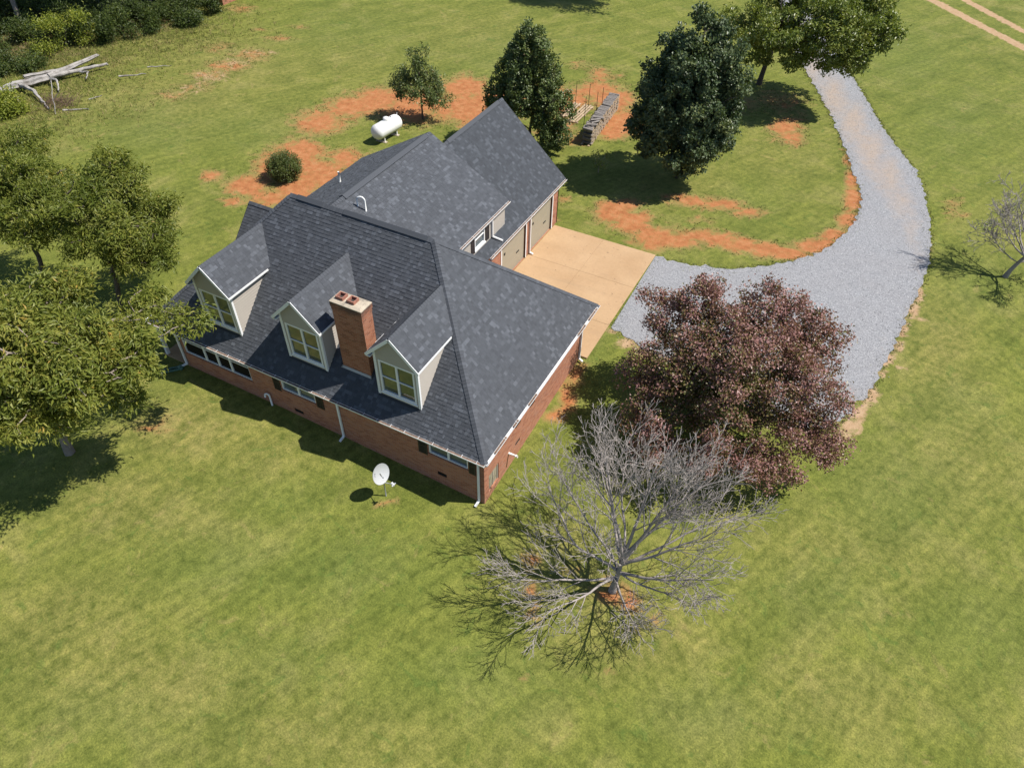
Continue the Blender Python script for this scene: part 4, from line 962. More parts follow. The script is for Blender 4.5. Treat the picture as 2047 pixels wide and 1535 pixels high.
    for s in (-1, 1):
        # rake boards on the front, side fascia along the eaves, little eave returns
        board((xc+s*DEW, DF-.012, DEZ-.055), (xc, DF-.012, DRZ-.055), .022, .12, 'rake_board', dm)
        board((xc+s*(DEW+.012), DF-.02, DEZ-.045), (xc+s*(DEW+.012), yback(DEZ)-.16, DEZ-.045), .024, .085, 'fascia', dm)
        MB().box(min(xc+s*DHW, xc+s*DEW), max(xc+s*DHW, xc+s*DEW), DF+.001, DY+.02, DEZ-.13, DEZ-.09).build('eave_return', M['white'], dm)
        MB().box(min(xc+s*(DHW+.003), xc+s*(DEW-.002)), max(xc+s*(DHW+.003), xc+s*(DEW-.002)), DY+.021, yback(DEZ)-.1, DEZ-.095, DEZ-.075).build('soffit', M['white'], dm)
    # bottom flashing
    MB().bar((xc-DHW, DY-.05, roof_z(DY-.05)+.022), (xc+DHW, DY-.05, roof_z(DY-.05)+.022), .09, .012, up=(0, -SL, 1)).build('apron_flashing', M['under'], dm)
    return dm
for xc in (-12.90, -8.42, -4.02): dormer(xc)

# --- chimney
cx0, cx1, cy0, cy1 = -6.92, -5.53, 0.93, 1.58
mb = MB(); mb.box(cx0+.02, cx1-.02, cy0+.02, cy1-.02, 2.6, 5.95); mb.box(cx0+.005, cx1-.005, cy0+.005, cy1-.005, 5.95, 6.10); mb.box(cx0-.015, cx1+.015, cy0-.015, cy1+.015, 6.10, 6.30)
chim = mb.build('chimney', M['chimney'], house)
mb = MB(); lo = [(cx0-.02,cy0-.02),(cx1+.02,cy0-.02),(cx1+.02,cy1+.02),(cx0-.02,cy1+.02)]; hi = [(cx0+.1,cy0+.1),(cx1-.1,cy0+.1),(cx1-.1,cy1-.1),(cx0+.1,cy1-.1)]
for i in range(4):
    j = (i+1) % 4
    mb.poly([(*lo[i],6.301),(*lo[j],6.301),(*lo[j],6.335),(*lo[i],6.335)]); mb.poly([(*lo[i],6.335),(*lo[j],6.335),(*hi[j],6.375),(*hi[i],6.375)])
mb.poly([(*p,6.375) for p in hi])
mb.build('chimney_cap', M['concrete_cap'], chim)
for fx in (-6.60, -6.10):
    mb = MB(); r0, r1 = .165, .125; yc = (cy0+cy1)/2
    O = [(fx-r0,yc-r0),(fx+r0,yc-r0),(fx+r0,yc+r0),(fx-r0,yc+r0)]; I = [(fx-r1,yc-r1),(fx+r1,yc-r1),(fx+r1,yc+r1),(fx-r1,yc+r1)]
    for i in range(4):
        j = (i+1) % 4
        mb.poly([(*O[i],6.34),(*O[j],6.34),(*O[j],6.50),(*O[i],6.50)]); mb.poly([(*O[i],6.50),(*O[j],6.50),(*I[j],6.50),(*I[i],6.50)])
        mb.poly([(*I[j],6.379),(*I[i],6.379),(*I[i],6.50),(*I[j],6.50)])
    fl = mb.build('flue', M['flue'], chim)
    MB().poly([(*p, 6.38) for p in I]).build('flue_inside', M['soot'], chim)
MB().bar((cx0-.03, cy0-.03, roof_z(cy0-.03)+.03), (cx1+.03, cy0-.03, roof_z(cy0-.03)+.03), .10, .012, up=(0,-SL,1)).build('flashing', M['flash'], chim)
for x in (cx0-.03, cx1+.03):
    MB().bar((x, cy0-.05, roof_z(cy0-.05)+.03), (x, cy1+.05, roof_z(cy1+.05)+.03), .09, .012, up=(0,-SL,1)).build('flashing', M['under'], chim)

# --- pipes
def gooseneck(base, d, h, r, name, parent=house, mat='pvc', drop=.16, span=.16):
    b = Vector(base); d = Vector(d)
    pts = [b, b + Vector((0,0,h))] + [b + Vector((0,0,h + math.sin(a)*span*.5)) + d*(span*.5*(1 - math.cos(a))) for a in [math.pi*i/8 for i in range(1, 9)]]
    pts.append(pts[-1] - Vector((0,0,drop)))
    return MB().tube(pts, r, 10).build(name, M[mat], parent, True)
gooseneck((-10.49, -.10, float(gz(-10.5, 0))-.05), (-.9, -.3, 0), .62, .04, 'vent_pipe', drop=.10, span=.22)
gooseneck((-9.35, 6.55, 6.20), (-.95, -.3, 0), .62, .035, 'roof_vent_pipe', drop=.30, span=.34)
MB().tube([(-12.9, 9.2, 5.2), (-12.9, 9.2, 5.95)], .05, 10).build('roof_vent_pipe', M['pvc'], house, True)
mb = MB(); mb.tube([(-.02, 1.99, .52), (.38, 1.99, .52)], .045, 10); mb.tube([(.30, 1.99, .52), (.40, 1.99, .52)], .058, 10)
mb.build('wall_pipe', M['pvc'], house, True)
# wall light and meter near the first garden window
MB().lathe([(.0, 0), (.05, .0), (.06, .05), (.0, .09)], (-7.25, -.06, 1.96), 10).build('wall_lamp', M['white'], house, True)

# --- shingle tabs: the nearest 300 stand as pieces of their own, the rest joined roof by roof
def tab_key(t):
    c = sum((Vector(v) for v in t[1][:4]), Vector()) / 4
    return (c - CAM).length
near = sorted((t for t in TABS if t[0].name.startswith('main_roof')), key=tab_key)
near = [t for t in near if (Vector(t[1][1]) - Vector(t[1][0])).length > .12][:300]
ids = {id(t) for t in near}
for owner, vs, tint in near:
    me = mesh_from('shingle', vs, [[0,1,2,3],[4,5,1,0]], M['shingle'], False, [tint, tint], False)
    add_obj('shingle', me, owner)
by = {}
for t in TABS:
    if id(t) not in ids: by.setdefault(t[0].name, []).append(t)
for nm, lst in by.items():
    V = np.array([t[1] for t in lst]).reshape(-1, 3); n = len(lst)
    f = []
    for i in range(n):
        b = i*6; f.append([b, b+1, b+2, b+3]); f.append([b+4, b+5, b+1, b])
    owner = lst[0][0]
    par = owner.parent if nm.startswith('dormer_roof') else owner
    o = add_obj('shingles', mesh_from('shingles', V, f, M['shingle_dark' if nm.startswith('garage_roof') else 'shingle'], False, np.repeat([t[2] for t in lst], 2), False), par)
    tag(o, kind='stuff')
# ------------------------------------------------------------------ trees
def grow(att, nodes0, D, di, dk, maxit=140, jit=0.12, up=0.0, seed=1, par0=None):
    """space colonisation: returns node positions and parent indices"""
    r = np.random.default_rng(seed)
    pos = [np.array(p, float) for p in nodes0]; par = list(par0) if par0 is not None else [-1] + list(range(len(nodes0) - 1))
    P = np.array(pos)
    d = np.linalg.norm(att[:, None] - P[None], axis=2); near = d.argmin(1); dist = d.min(1)
    alive = np.ones(len(att), bool); nchild = {}
    for it in range(maxit):
        act = alive & (dist < di)
        if not act.any():
            if not alive.any(): break
            # reach out towards the closest remaining point
            k = np.where(alive)[0][dist[alive].argmin()]; act = np.zeros_like(alive); act[k] = True
        idx = np.where(act)[0]
        v = att[idx] - P[near[idx]]; v /= np.maximum(np.linalg.norm(v, axis=1, keepdims=True), 1e-6)
        un, inv = np.unique(near[idx], return_inverse=True)
        acc = np.zeros((len(un), 3)); np.add.at(acc, inv, v)
        acc /= np.maximum(np.linalg.norm(acc, axis=1, keepdims=True), 1e-6)
        acc += r.normal(0, jit, acc.shape); acc[:, 2] += up
        acc /= np.maximum(np.linalg.norm(acc, axis=1, keepdims=True), 1e-6)
        keep = np.array([nchild.get(int(u), 0) < 3 for u in un])
        if not keep.any():
            alive[idx] = False; continue
        stuck = idx[~keep[inv]]; alive[stuck] = False
        un, acc = un[keep], acc[keep]
        new = P[un] + acc * D
        for u in un: nchild[int(u)] = nchild.get(int(u), 0) + 1
        b = len(P); P = np.vstack([P, new]); par += [int(u) for u in un]
        al = np.where(alive)[0]
        dd = np.linalg.norm(att[al][:, None] - new[None], axis=2); m = dd.min(1); mi = dd.argmin(1)
        better = m < dist[al]
        dist[al[better]] = m[better]; near[al[better]] = b + mi[better]
        alive[al[m < dk]] = False
    return P, np.array(par)

def radii(P, par, tip, expo=2.4):
    n = len(P); r = np.zeros(n); cnt = np.zeros(n)
    for i in range(n - 1, -1, -1):
        r[i] = max(r[i], 0)
        val = r[i] if r[i] > 0 else tip ** expo
        r[i] = val
        if par[i] >= 0: r[par[i]] += val
    return r ** (1 / expo)

def skin(P, par, R, k=5):
    d = np.zeros_like(P); ok = par >= 0
    d[ok] = P[ok] - P[par[ok]]; d[~ok] = (0, 0, 1)
    d /= np.maximum(np.linalg.norm(d, axis=1, keepdims=True), 1e-6)
    ref = np.where(np.abs(d[:, :1]) > 0.9, np.array([[0, 1.0, 0.2]]), np.array([[1.0, 0.15, 0.05]]))
    x = np.cross(d, ref); x /= np.linalg.norm(x, axis=1, keepdims=True); y = np.cross(d, x)
    a = np.arange(k) * 2 * np.pi / k
    V = P[:, None] + (x[:, None] * np.cos(a)[None, :, None] + y[:, None] * np.sin(a)[None, :, None]) * R[:, None, None]
    i = np.where(ok)[0]; p = par[i]; j = np.arange(k); j2 = (j + 1) % k
    F = np.stack([(p[:, None] * k + j), (p[:, None] * k + j2), (i[:, None] * k + j2), (i[:, None] * k + j)], -1).reshape(-1, 4)
    return V.reshape(-1, 3), F

def leaves(C, out, n_per, spread, length, width, droop, seed, tint_c=None, narrow=False, fold=0.25, nout=.40):
    """rhombic leaves round cluster centres C; out: outward direction per cluster"""
    r = np.random.default_rng(seed)
    n = len(C) * n_per
    c = np.repeat(C, n_per, 0) + r.normal(0, 1, (n, 3)) * np.asarray(spread)
    o = np.repeat(out, n_per, 0)
    cd = np.repeat(r.normal(0, .6, (len(C), 3)), n_per, 0)
    ax = o * 0.6 + cd + r.normal(0, .55, (n, 3)); ax[:, 2] -= droop
    ax /= np.linalg.norm(ax, axis=1, keepdims=True)
    nm = r.normal(0, .55 if nout < 1 else .34, (n, 3)) + o * nout + np.array([.15, .05, .95 if nout < 1 else .45])
    s = np.cross(ax, nm); s /= np.maximum(np.linalg.norm(s, axis=1, keepdims=True), 1e-6)
    nm = np.cross(s, ax)
    L = (length * r.uniform(.65, 1.35, n))[:, None]; W = (width * r.uniform(.7, 1.3, n))[:, None]
    mid = c + ax * L * .45
    V = np.stack([c, mid + s * W * .5 + nm * W * fold, c + ax * L - nm * L * .12, mid - s * W * .5 + nm * W * fold], 1)
    F = (np.array([[0, 1, 2, 3]])[None] + (np.arange(n) * 4)[:, None, None]).reshape(-1, 4)
    # one spread of leaf colours; clusters differ a little from each other
    if tint_c is None: tint_c = r.normal(.45, .14, len(C))
    t = np.clip(np.repeat(tint_c, n_per) + r.normal(0, .16, n), 0, 1)
    return V.reshape(-1, 3), F, t

def clumps(blobs, n, seed, shell=0.45, minz=None):
    """points in a union of ellipsoids, more of them towards the outside"""
    r = np.random.default_rng(seed); w = np.array([b[3] * b[4] * b[5] for b in blobs]) ** .8; w /= w.sum()
    k = r.choice(len(blobs), n, p=w); B = np.array([b[:6] for b in blobs])[k]
    d = r.normal(0, 1, (n, 3)); d /= np.linalg.norm(d, axis=1, keepdims=True)
    rad = r.random(n) ** shell
    p = B[:, :3] + d * B[:, 3:6] * rad[:, None]
    if minz is not None:
        lo = p[:, 2] < minz; p[lo, 2] = minz + r.random(lo.sum()) * .8
    return p

def pads(blobs, n_pad, m, pr, flat, seed, shell=.45, minz=None, lump=False):
    """leaf pads: flattened groups of leafing points spread through the crown, with room between them"""
    r = np.random.default_rng(seed)
    C = clumps(blobs, n_pad * 3, seed, shell, minz)
    keep = []
    for c in C:                                   # keep pads apart so that gaps stay open
        if all(np.linalg.norm((c - q) / np.array([1, 1, .8])) > pr * .95 for q in keep): keep.append(c)
        if len(keep) >= n_pad: break
    C = np.array(keep)
    sz = r.uniform(.7, 1.25, len(C))
    d = r.normal(0, 1, (len(C), m, 3)) * (pr * .52) * np.array([1, 1, flat]) * sz[:, None, None]
    if lump:                                      # rounded heads: leaves sit on the outside of each one
        d /= np.maximum(np.linalg.norm(d, axis=2, keepdims=True), 1e-6)
        d *= (pr * .62) * np.array([1, 1, flat]) * sz[:, None, None] * r.uniform(.7, 1.05, (len(C), m, 1))
        return C, C[:, None] + d
    d[..., 2] -= .35 * (d[..., 0] ** 2 + d[..., 1] ** 2) / pr     # pads droop at their rim
    return C, C[:, None] + d

def tree(name, label, base, blobs, leaf_mat, bark='bark', n_pad=120, m=14, n_per=22, pr=.8, flat=.45, spread=.16, length=.16, width=.08, droop=.3,
         seed=1, trunk=None, tip=.016, D=.35, cat='tree', group=None, minz=None, shell=.45, thick=1.0, k=6, tintfn=None, expo=2.35, tmean=.45, lump=False):
    bx, by = base; bz = float(gz(bx, by))
    t = thing(name, (bx, by, bz), label, cat, group)
    r = np.random.default_rng(seed + 50)
    C, S = pads(blobs, n_pad, m, pr, flat, seed, shell, minz, lump)
    cen = np.mean([b[:3] for b in blobs], axis=0)
    trunk = trunk or [(bx, by, bz - .15), (bx, by, bz + .5), (bx + .1, by, bz + 1.1), (bx + .1, by + .05, bz + 1.7)]
    att = np.vstack([C, S[:, :max(2, m // 4)].reshape(-1, 3)])
    P, par = grow(att, trunk, D, 3.0, D * .9, 140, .18, 0.05, seed)
    R = radii(P, par, tip, expo) * thick
    R[0] *= 1.45; R[1] *= 1.12
    V, F = skin(P, par, R, k)
    add_obj('trunk', mesh_from('trunk', V, F, M[bark], True, None, False), t)
    ctr = S.reshape(-1, 3)
    own = np.repeat(C, S.shape[1], 0)
    o1 = ctr - own; o1 /= np.maximum(np.linalg.norm(o1, axis=1, keepdims=True), 1e-6)
    o2 = ctr - (cen - np.array([0, 0, 1.0])); o2 /= np.maximum(np.linalg.norm(o2, axis=1, keepdims=True), 1e-6)
    out = o1 * (1.0 if lump else .6) + o2 * (.35 if lump else .6); out /= np.maximum(np.linalg.norm(out, axis=1, keepdims=True), 1e-6)
    tc = tintfn(ctr, out, r) if tintfn else np.repeat(r.normal(tmean, .13, len(C)), S.shape[1]) + r.normal(0, .06, len(ctr))
    V, F, tt = leaves(ctr, out, n_per, spread, length, width, droop, seed + 9, tc, nout=1.1 if lump else .40)
    V[:, 2] = np.maximum(V[:, 2], bz + .05)
    add_obj('crown', mesh_from('crown', V, F, M[leaf_mat], False, tt, False), t)
    return t

def E_(x, y, z, rx, ry=None, rz=None): return (x, y, z, rx, ry or rx, rz or rx)

# big pecan at the left, over the corner of the roof
tree('pecan_tree', 'large spreading pecan tree overhanging the left corner of the house roof', (-15.95, -6.05),
     [E_(-12.7, -1.9, 5.6, 1.5, .8, .6), E_(-12.1, -4.4, 5.7, 1.3, 1.3, .9), E_(-15.6, -3.5, 6.3, 1.5, 1.2, .8), E_(-13.6, -5.2, 6.4, 1.9, 1.6, 1.0), E_(-13.2, -6.5, 6.2, 2.1, 1.7, 1.2), E_(-12.6, -5.0, 4.3, 1.1, .9, .6), E_(-13.2, -6.0, 4.3, 1.5, 1.1, .7), E_(-14.0, -7.7, 5.3, 1.8, 1.3, .9), E_(-15.9, -4.6, 6.0, 1.9, 1.4, 1.0), E_(-14.6, -6.8, 6.8, 2.0, 1.8, 1.0), E_(-17.0, -5.4, 5.6, 1.6, 1.5, 1.0)],
     'leaf_pecan', 'bark', 150, 20, 24, .90, .50, .17, .225, .066, .45, 21,
     [(-15.95, -6.05, -.35), (-15.93, -5.98, .4), (-15.85, -5.9, 1.3), (-15.7, -5.8, 2.1), (-15.4, -5.65, 2.9)], .018, .40, minz=3.0, thick=1.15, expo=2.25, lump=True, tmean=.5)
tree('pecan_tree', 'pecan tree with dark trunk standing behind the largest pecan, left of the first dormer', (-20.6, .9),
     [E_(-18.1, 1.7, 4.5, 1.5, 1.5, 1.1), E_(-20.4, 2.0, 5.3, 1.9, 1.8, 1.3), E_(-21.0, 3.3, 6.3, 1.5, 1.5, 1.1), E_(-21.4, 1.0, 4.6, 1.3, 1.1, .8), E_(-20.0, 3.8, 4.4, 1.6, 1.4, 1.0), E_(-19.0, 1.2, 3.7, 1.1, 1.0, .6)],
     'leaf_pecan', 'dark_bark', 58, 18, 24, .86, .52, .17, .22, .066, .45, 22,
     [(-20.6, .9, -.2), (-20.5, .95, .6), (-20.4, 1.05, 1.5), (-20.3, 1.2, 2.3)], .018, .4, minz=1.9, thick=1.1, tmean=.38, lump=True)
tree('pecan_tree', 'leafy pecan tree at the left edge, next to the dark trunked one', (-24.9, .2),
     [E_(-24.1, .9, 4.9, 1.9, 1.7, 1.2), E_(-26.2, 1.8, 5.4, 1.8, 1.6, 1.2), E_(-24.2, 2.4, 5.4, 1.5, 1.4, 1.0), E_(-24.0, .5, 4.0, 1.3, 1.1, .7), E_(-27.4, .4, 4.6, 1.7, 1.6, 1.2)],
     'leaf_pecan', 'dark_bark', 54, 18, 24, .86, .52, .17, .22, .066, .45, 23,
     [(-24.9, .2, -.2), (-24.85, .25, .6), (-24.8, .35, 1.4), (-24.7, .5, 2.1)], .018, .4, minz=1.8, tmean=.38, lump=True)
tree('small_tree', 'smaller olive leafed tree at the left edge below the fallen trunk', (-31.6, 4.2),
     [E_(-31.0, 5.3, 4.3, 1.2, 1.1, .9), E_(-31.4, 6.4, 4.4, 1.0, 1.0, .8), E_(-31.2, 4.1, 3.8, 1.1, 1.0, .8), E_(-32.8, 5.2, 4.4, 1.2)],
     'leaf_pecan', 'dark_bark', 22, 12, 22, .62, .4, .16, .21, .06, .5, 24, None, .014, .35, minz=1.2, tmean=.3)

# purple leaved tree by the drive: outer leaves purple, inner ones green
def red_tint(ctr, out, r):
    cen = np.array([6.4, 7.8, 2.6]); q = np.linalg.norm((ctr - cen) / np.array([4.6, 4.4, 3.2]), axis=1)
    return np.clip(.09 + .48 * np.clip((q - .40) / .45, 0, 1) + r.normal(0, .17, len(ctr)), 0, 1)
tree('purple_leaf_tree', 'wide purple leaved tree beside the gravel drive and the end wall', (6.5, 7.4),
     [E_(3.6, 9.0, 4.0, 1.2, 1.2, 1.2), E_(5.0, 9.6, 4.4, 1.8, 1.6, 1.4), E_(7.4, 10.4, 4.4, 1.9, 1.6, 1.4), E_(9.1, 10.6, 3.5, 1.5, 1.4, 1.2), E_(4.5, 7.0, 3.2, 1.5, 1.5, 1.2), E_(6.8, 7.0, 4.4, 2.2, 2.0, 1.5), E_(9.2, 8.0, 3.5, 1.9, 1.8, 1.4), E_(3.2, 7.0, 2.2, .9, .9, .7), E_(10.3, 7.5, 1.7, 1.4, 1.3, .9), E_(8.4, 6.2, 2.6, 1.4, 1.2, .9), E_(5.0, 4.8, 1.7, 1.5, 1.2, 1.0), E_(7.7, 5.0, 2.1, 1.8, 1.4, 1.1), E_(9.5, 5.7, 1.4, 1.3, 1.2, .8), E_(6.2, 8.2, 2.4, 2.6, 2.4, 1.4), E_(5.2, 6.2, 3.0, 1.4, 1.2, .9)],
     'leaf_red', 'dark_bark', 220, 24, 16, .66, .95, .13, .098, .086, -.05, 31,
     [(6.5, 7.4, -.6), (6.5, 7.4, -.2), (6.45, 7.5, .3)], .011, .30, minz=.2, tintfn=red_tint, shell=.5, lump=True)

# pear trees and the young tree behind the garage
tree('young_pear_tree', 'young pear tree on red clay behind the white tank', (-19.83, 26.46),
     [E_(-19.85, 26.5, 2.6, 1.35, 1.35, 1.1), E_(-19.9, 26.5, 4.3, .55, .55, 1.25), E_(-20.9, 26.2, 2.5, .9, .9, .9), E_(-18.7, 26.6, 2.0, .9, .9, .7)],
     'leaf_pear', 'dark_bark', 58, 11, 14, .36, 1.1, .11, .125, .09, .0, 41, [(-19.83, 26.46, -.1), (-19.83, 26.46, .5), (-19.85, 26.48, 1.1), (-19.86, 26.5, 1.8), (-19.87, 26.5, 2.6), (-19.88, 26.5, 3.4)], .009, .22, minz=1.1, thick=1.05)
tree('pear_tree', 'upright dark green pear tree behind the garage gable next to the firewood', (-11.6, 26.9),
     [E_(-11.8, 26.9, 4.3, 1.8, 1.8, 2.4), E_(-13.5, 26.2, 2.5, 1.0, 1.0, 1.3), E_(-10.3, 27.0, 2.6, 1.3, 1.4, 1.6), E_(-9.9, 26.8, 1.1, 1.1, 1.1, .8), E_(-11.8, 27.0, 6.3, 1.1, 1.1, 1.0), E_(-13.0, 27.0, 4.0, 1.2, 1.2, 1.4)],
     'leaf_pear', 'dark_bark', 140, 20, 14, .56, 1.3, .10, .15, .11, -.1, 42, [(-11.6, 26.9, -.1), (-11.6, 26.9, .5), (-11.62, 26.9, 1.0)], .011, .3, minz=.3, lump=True)
tree('dense_pear_tree', 'tall dense dark green pear tree standing on the grass inside the drive loop', (-1.34, 27.4),
     [E_(-1.6, 27.3, 4.7, 2.9, 2.9, 2.5), E_(-1.5, 27.5, 7.2, 2.2, 2.2, 2.0), E_(-3.0, 26.6, 3.4, 1.6, 1.5, 1.3), E_(-.2, 27.2, 4.0, 1.8, 1.8, 1.7), E_(-1.4, 26.2, 3.0, 2.3, 2.0, 1.6), E_(-1.3, 27.6, 8.9, 1.1, 1.1, .9), E_(-3.2, 27.2, 5.8, 1.0, 1.0, 1.2), E_(.5, 27.5, 6.2, .9, .9, 1.2)],
     'leaf_dark', 'dark_bark', 190, 30, 16, .86, .80, .11, .17, .135, .0, 43, [(-1.34, 27.4, -.1), (-1.34, 27.4, .6), (-1.33, 27.4, 1.3), (-1.33, 27.42, 2.0), (-1.3, 27.45, 2.8)], 0.013, .4, lump=True, minz=1.6, shell=.22, thick=1.0)
tree('oak_tree', 'broad light green oak overhanging the drive at the top', (-.45, 44.4),
     [E_(-1.2, 40.4, 5.2, 2.0, 1.8, 1.6), E_(1.0, 39.9, 5.3, 2.2, 2.0, 1.6), E_(3.2, 40.4, 5.9, 2.3, 2.0, 1.8), E_(5.2, 41.6, 4.6, 1.8, 1.7, 1.4), E_(2.6, 40.8, 3.9, 1.4, 1.2, 1.0), E_(5.0, 42.0, 3.4, 1.2, 1.1, .9), E_(6.2, 42.4, 6.1, 1.9, 1.8, 1.4), E_(1.0, 44.5, 7.3, 3.2, 3.2, 2.0), E_(4.5, 45.0, 7.3, 2.8, 2.8, 1.8), E_(-.6, 41.4, 3.2, 1.3, 1.3, .9)],
     'leaf_oak', 'dark_bark', 150, 22, 15, .92, .55, .15, .21, .125, .3, 44, [(-.45, 44.4, -.1), (-.4, 44.35, .7), (-.3, 44.25, 1.6), (-.1, 44.1, 2.5)], .018, .45, minz=2.0, tmean=.5, lump=True)
tree('sapling', 'thin sapling with few leaves in the shade of the dense pear tree', (-6.0, 25.5),
     [E_(-6.0, 25.5, 1.1, .45, .45, .45), E_(-5.8, 25.4, .7, .4, .4, .3)], 'leaf_oak', 'bark', 12, 4, 7, .22, .6, .07, .10, .06, .1, 45,
     [(-6.0, 25.5, -.05), (-6.0, 25.5, .3), (-5.98, 25.5, .6)], .006, .14)

# boxwood globe on the clay
def shrub(name, label, base, r, h, leaf, n, n_per, seed, length=.06, width=.04, cat='shrub', group=None, spread=.12, wild=False):
    bx, by = base; bz = float(gz(bx, by))
    t = thing(name, (bx, by, bz), label, cat, group)
    rr = np.random.default_rng(seed + 1)
    bl = [E_(bx, by, bz + h * .52, r * .9, r * .9, h * .46)] if not wild else [E_(bx + rr.normal(0, r * .7), by + rr.normal(0, r * .7), bz + h * rr.uniform(.1, .95), r * rr.uniform(.15, .5), r * rr.uniform(.15, .5), h * rr.uniform(.10, .32)) for _ in range(10)]
    C = clumps(bl, n, seed, .3, bz + .1)
    P, par = grow(C[:max(24, n // 6)], [(bx, by, bz - .05), (bx, by, bz + .12)], .18, 2.0, .22, 60, .2, 0, seed)
    R = radii(P, par, .008)
    V, F = skin(P, par, R, 4)
    add_obj('stem', mesh_from('stem', V, F, M['dark_bark'], True, None, False), t)
    out = C - np.array([bx, by, bz + h * .3]); out /= np.linalg.norm(out, axis=1, keepdims=True)
    V, F, tt = leaves(C, out, n_per, spread, length, width, .0, seed + 3)
    V[:, 2] = np.maximum(V[:, 2], bz + .02)
    add_obj('foliage', mesh_from('foliage', V, F, M[leaf], False, tt, False), t)
    return t
shrub('boxwood_shrub', 'rounded green boxwood shrub alone on the red clay', (-22.7, 15.3), 1.15, 1.6, 'leaf_box', 420, 26, 51, .085, .055, spread=.10)

# ------------------------------------------------------------------ leafless trees
def bare_tree(name, label, base, trunk, tr_r, specs, seed, ratios, counts, rtip, wander, up):
    """forking shoots: trunk, main limbs from specs, then counts[level] side shoots on every branch"""
    bx, by = base; bz = float(gz(bx, by))
    t = thing(name, (bx, by, bz), label, 'tree')
    r = random.Random(seed)
    P, par, R, lev = [], [], [], []
    def chain(start, d, L, r0, r1, level, step):
        n = max(2, int(L / step)); p = Vector(start); prev = -1; d = Vector(d).normalized(); pts = []
        for k in range(n + 1):
            f = k / n
            P.append(tuple(p)); par.append(prev); R.append(r0 + (r1 - r0) * f ** .8); lev.append(level); prev = len(P) - 1
            pts.append((p.copy(), d.copy(), R[-1], f))
            d = (d + Vector((r.gauss(0, wander), r.gauss(0, wander), r.gauss(0, wander) + up)) ).normalized()
            p = p + d * (L / n)
        return pts
    def side(pts, L, level):
        if level >= len(counts): return
        n = counts[level]; phi = r.uniform(0, 6.28)
        for k in range(n):
            f = .28 + .70 * (k + r.uniform(.1, .9)) / n
            q = pts[min(len(pts) - 1, int(f * (len(pts) - 1) + .5))]
            p, d, rad, ff = q
            phi += 2.4 + r.gauss(0, .4)
            x = d.orthogonal().normalized(); y = d.cross(x)
            ang = math.radians(r.uniform(24, 48))
            nd = d * math.cos(ang) + (x * math.cos(phi) + y * math.sin(phi)) * math.sin(ang)
            nd.z += .10
            l = L * ratios[level] * (1.15 - .55 * f) * r.uniform(.75, 1.25)
            r0 = max(rtip * 1.3, rad * r.uniform(.5, .68)); r1 = max(rtip, r0 * .35)
            c = chain(p, nd, l, r0, r1, level + 1, max(.09, l / 7))
            side(c, l, level + 1)
    prev = -1
    for k, p in enumerate(trunk):
        P.append(tuple(p)); par.append(prev); R.append(tr_r * (1.35 if k == 0 else 1.0 - .10 * k)); lev.append(0); prev = len(P) - 1
    for st, az, el, L, bend, r0 in specs:
        a, e = math.radians(az), math.radians(el)
        p = Vector(trunk[st]); d = Vector((math.cos(a) * math.cos(e), math.sin(a) * math.cos(e), math.sin(e)))
        n = max(4, int(L / .22)); prev = -1; pts = []
        for k in range(n + 1):
            f = k / n
            P.append(tuple(p)); par.append(prev); R.append(r0 * (1 - .78 * f)); lev.append(1); prev = len(P) - 1
            pts.append((p.copy(), d.copy(), R[-1], f))
            e += math.radians(bend) / n + r.gauss(0, .06); a += r.gauss(0, .09)
            d = Vector((math.cos(a) * math.cos(e), math.sin(a) * math.cos(e), math.sin(e)))
            p = p + d * (L / n)
        side(pts, L, 0)
    P = np.array(P); par = np.array(par); R = np.array(R); lev = np.array(lev)
    P[:, 2] = np.maximum(P[:, 2], gz(P[:, 0], P[:, 1]) + (-.2 if False else .03) * (lev > 0) - .2 * (lev == 0))
    for part, sel, k in (('trunk', lev <= 2, 6), ('twigs', lev > 2, 4)):
        idx = np.where(sel)[0]; remap = -np.ones(len(P), int); remap[idx] = np.arange(len(idx))
        pp = np.where(par[idx] >= 0, remap[np.maximum(par[idx], 0)], -1)
        V, F = skin(P[idx], pp, R[idx], k)
        o = add_obj(part, mesh_from(part, V, F, M['bare_bark'], True, None, False), t)
        if part == 'twigs': tag(o, kind='stuff')
    return t
bz = float(gz(5.8, -.9))
trunk = [(5.8, -.9, bz - .15), (5.8, -.9, bz + .2), (5.82, -.88, bz + .5), (5.85, -.85, bz + .85), (5.86, -.82, bz + 1.2), (5.88, -.78, bz + 1.6), (5.9, -.72, bz + 2.0)]
bare_tree('bare_tree', 'wide leafless grey tree throwing a branching shadow on the front lawn', (5.8, -.9), trunk, .15,
          [(6, 100, 74, 4.4, 4, .075), (6, 30, 62, 4.4, 10, .07), (6, 160, 62, 4.2, 10, .068), (6, 60, 66, 4.4, 8, .066), (5, 65, 48, 4.6, 22, .07), (5, 125, 46, 4.5, 20, .066), (5, 15, 42, 4.0, 24, .06), (5, 270, 56, 3.4, 16, .05), (4, 358, 28, 3.8, 24, .062), (4, 195, 26, 4.4, 22, .064), (4, 335, 20, 3.0, 20, .045),
           (3, 240, 16, 3.8, 18, .055), (3, 285, 15, 3.2, 18, .048), (3, 212, 13, 4.2, 14, .056), (4, 150, 24, 4.4, 22, .056), (5, 42, 34, 4.6, 24, .058), (5, 95, 40, 4.5, 22, .056)],
          5, (.52, .50, .48), (9, 7, 3), .0068, .06, .024)
bz = float(gz(17.47, 25.9))
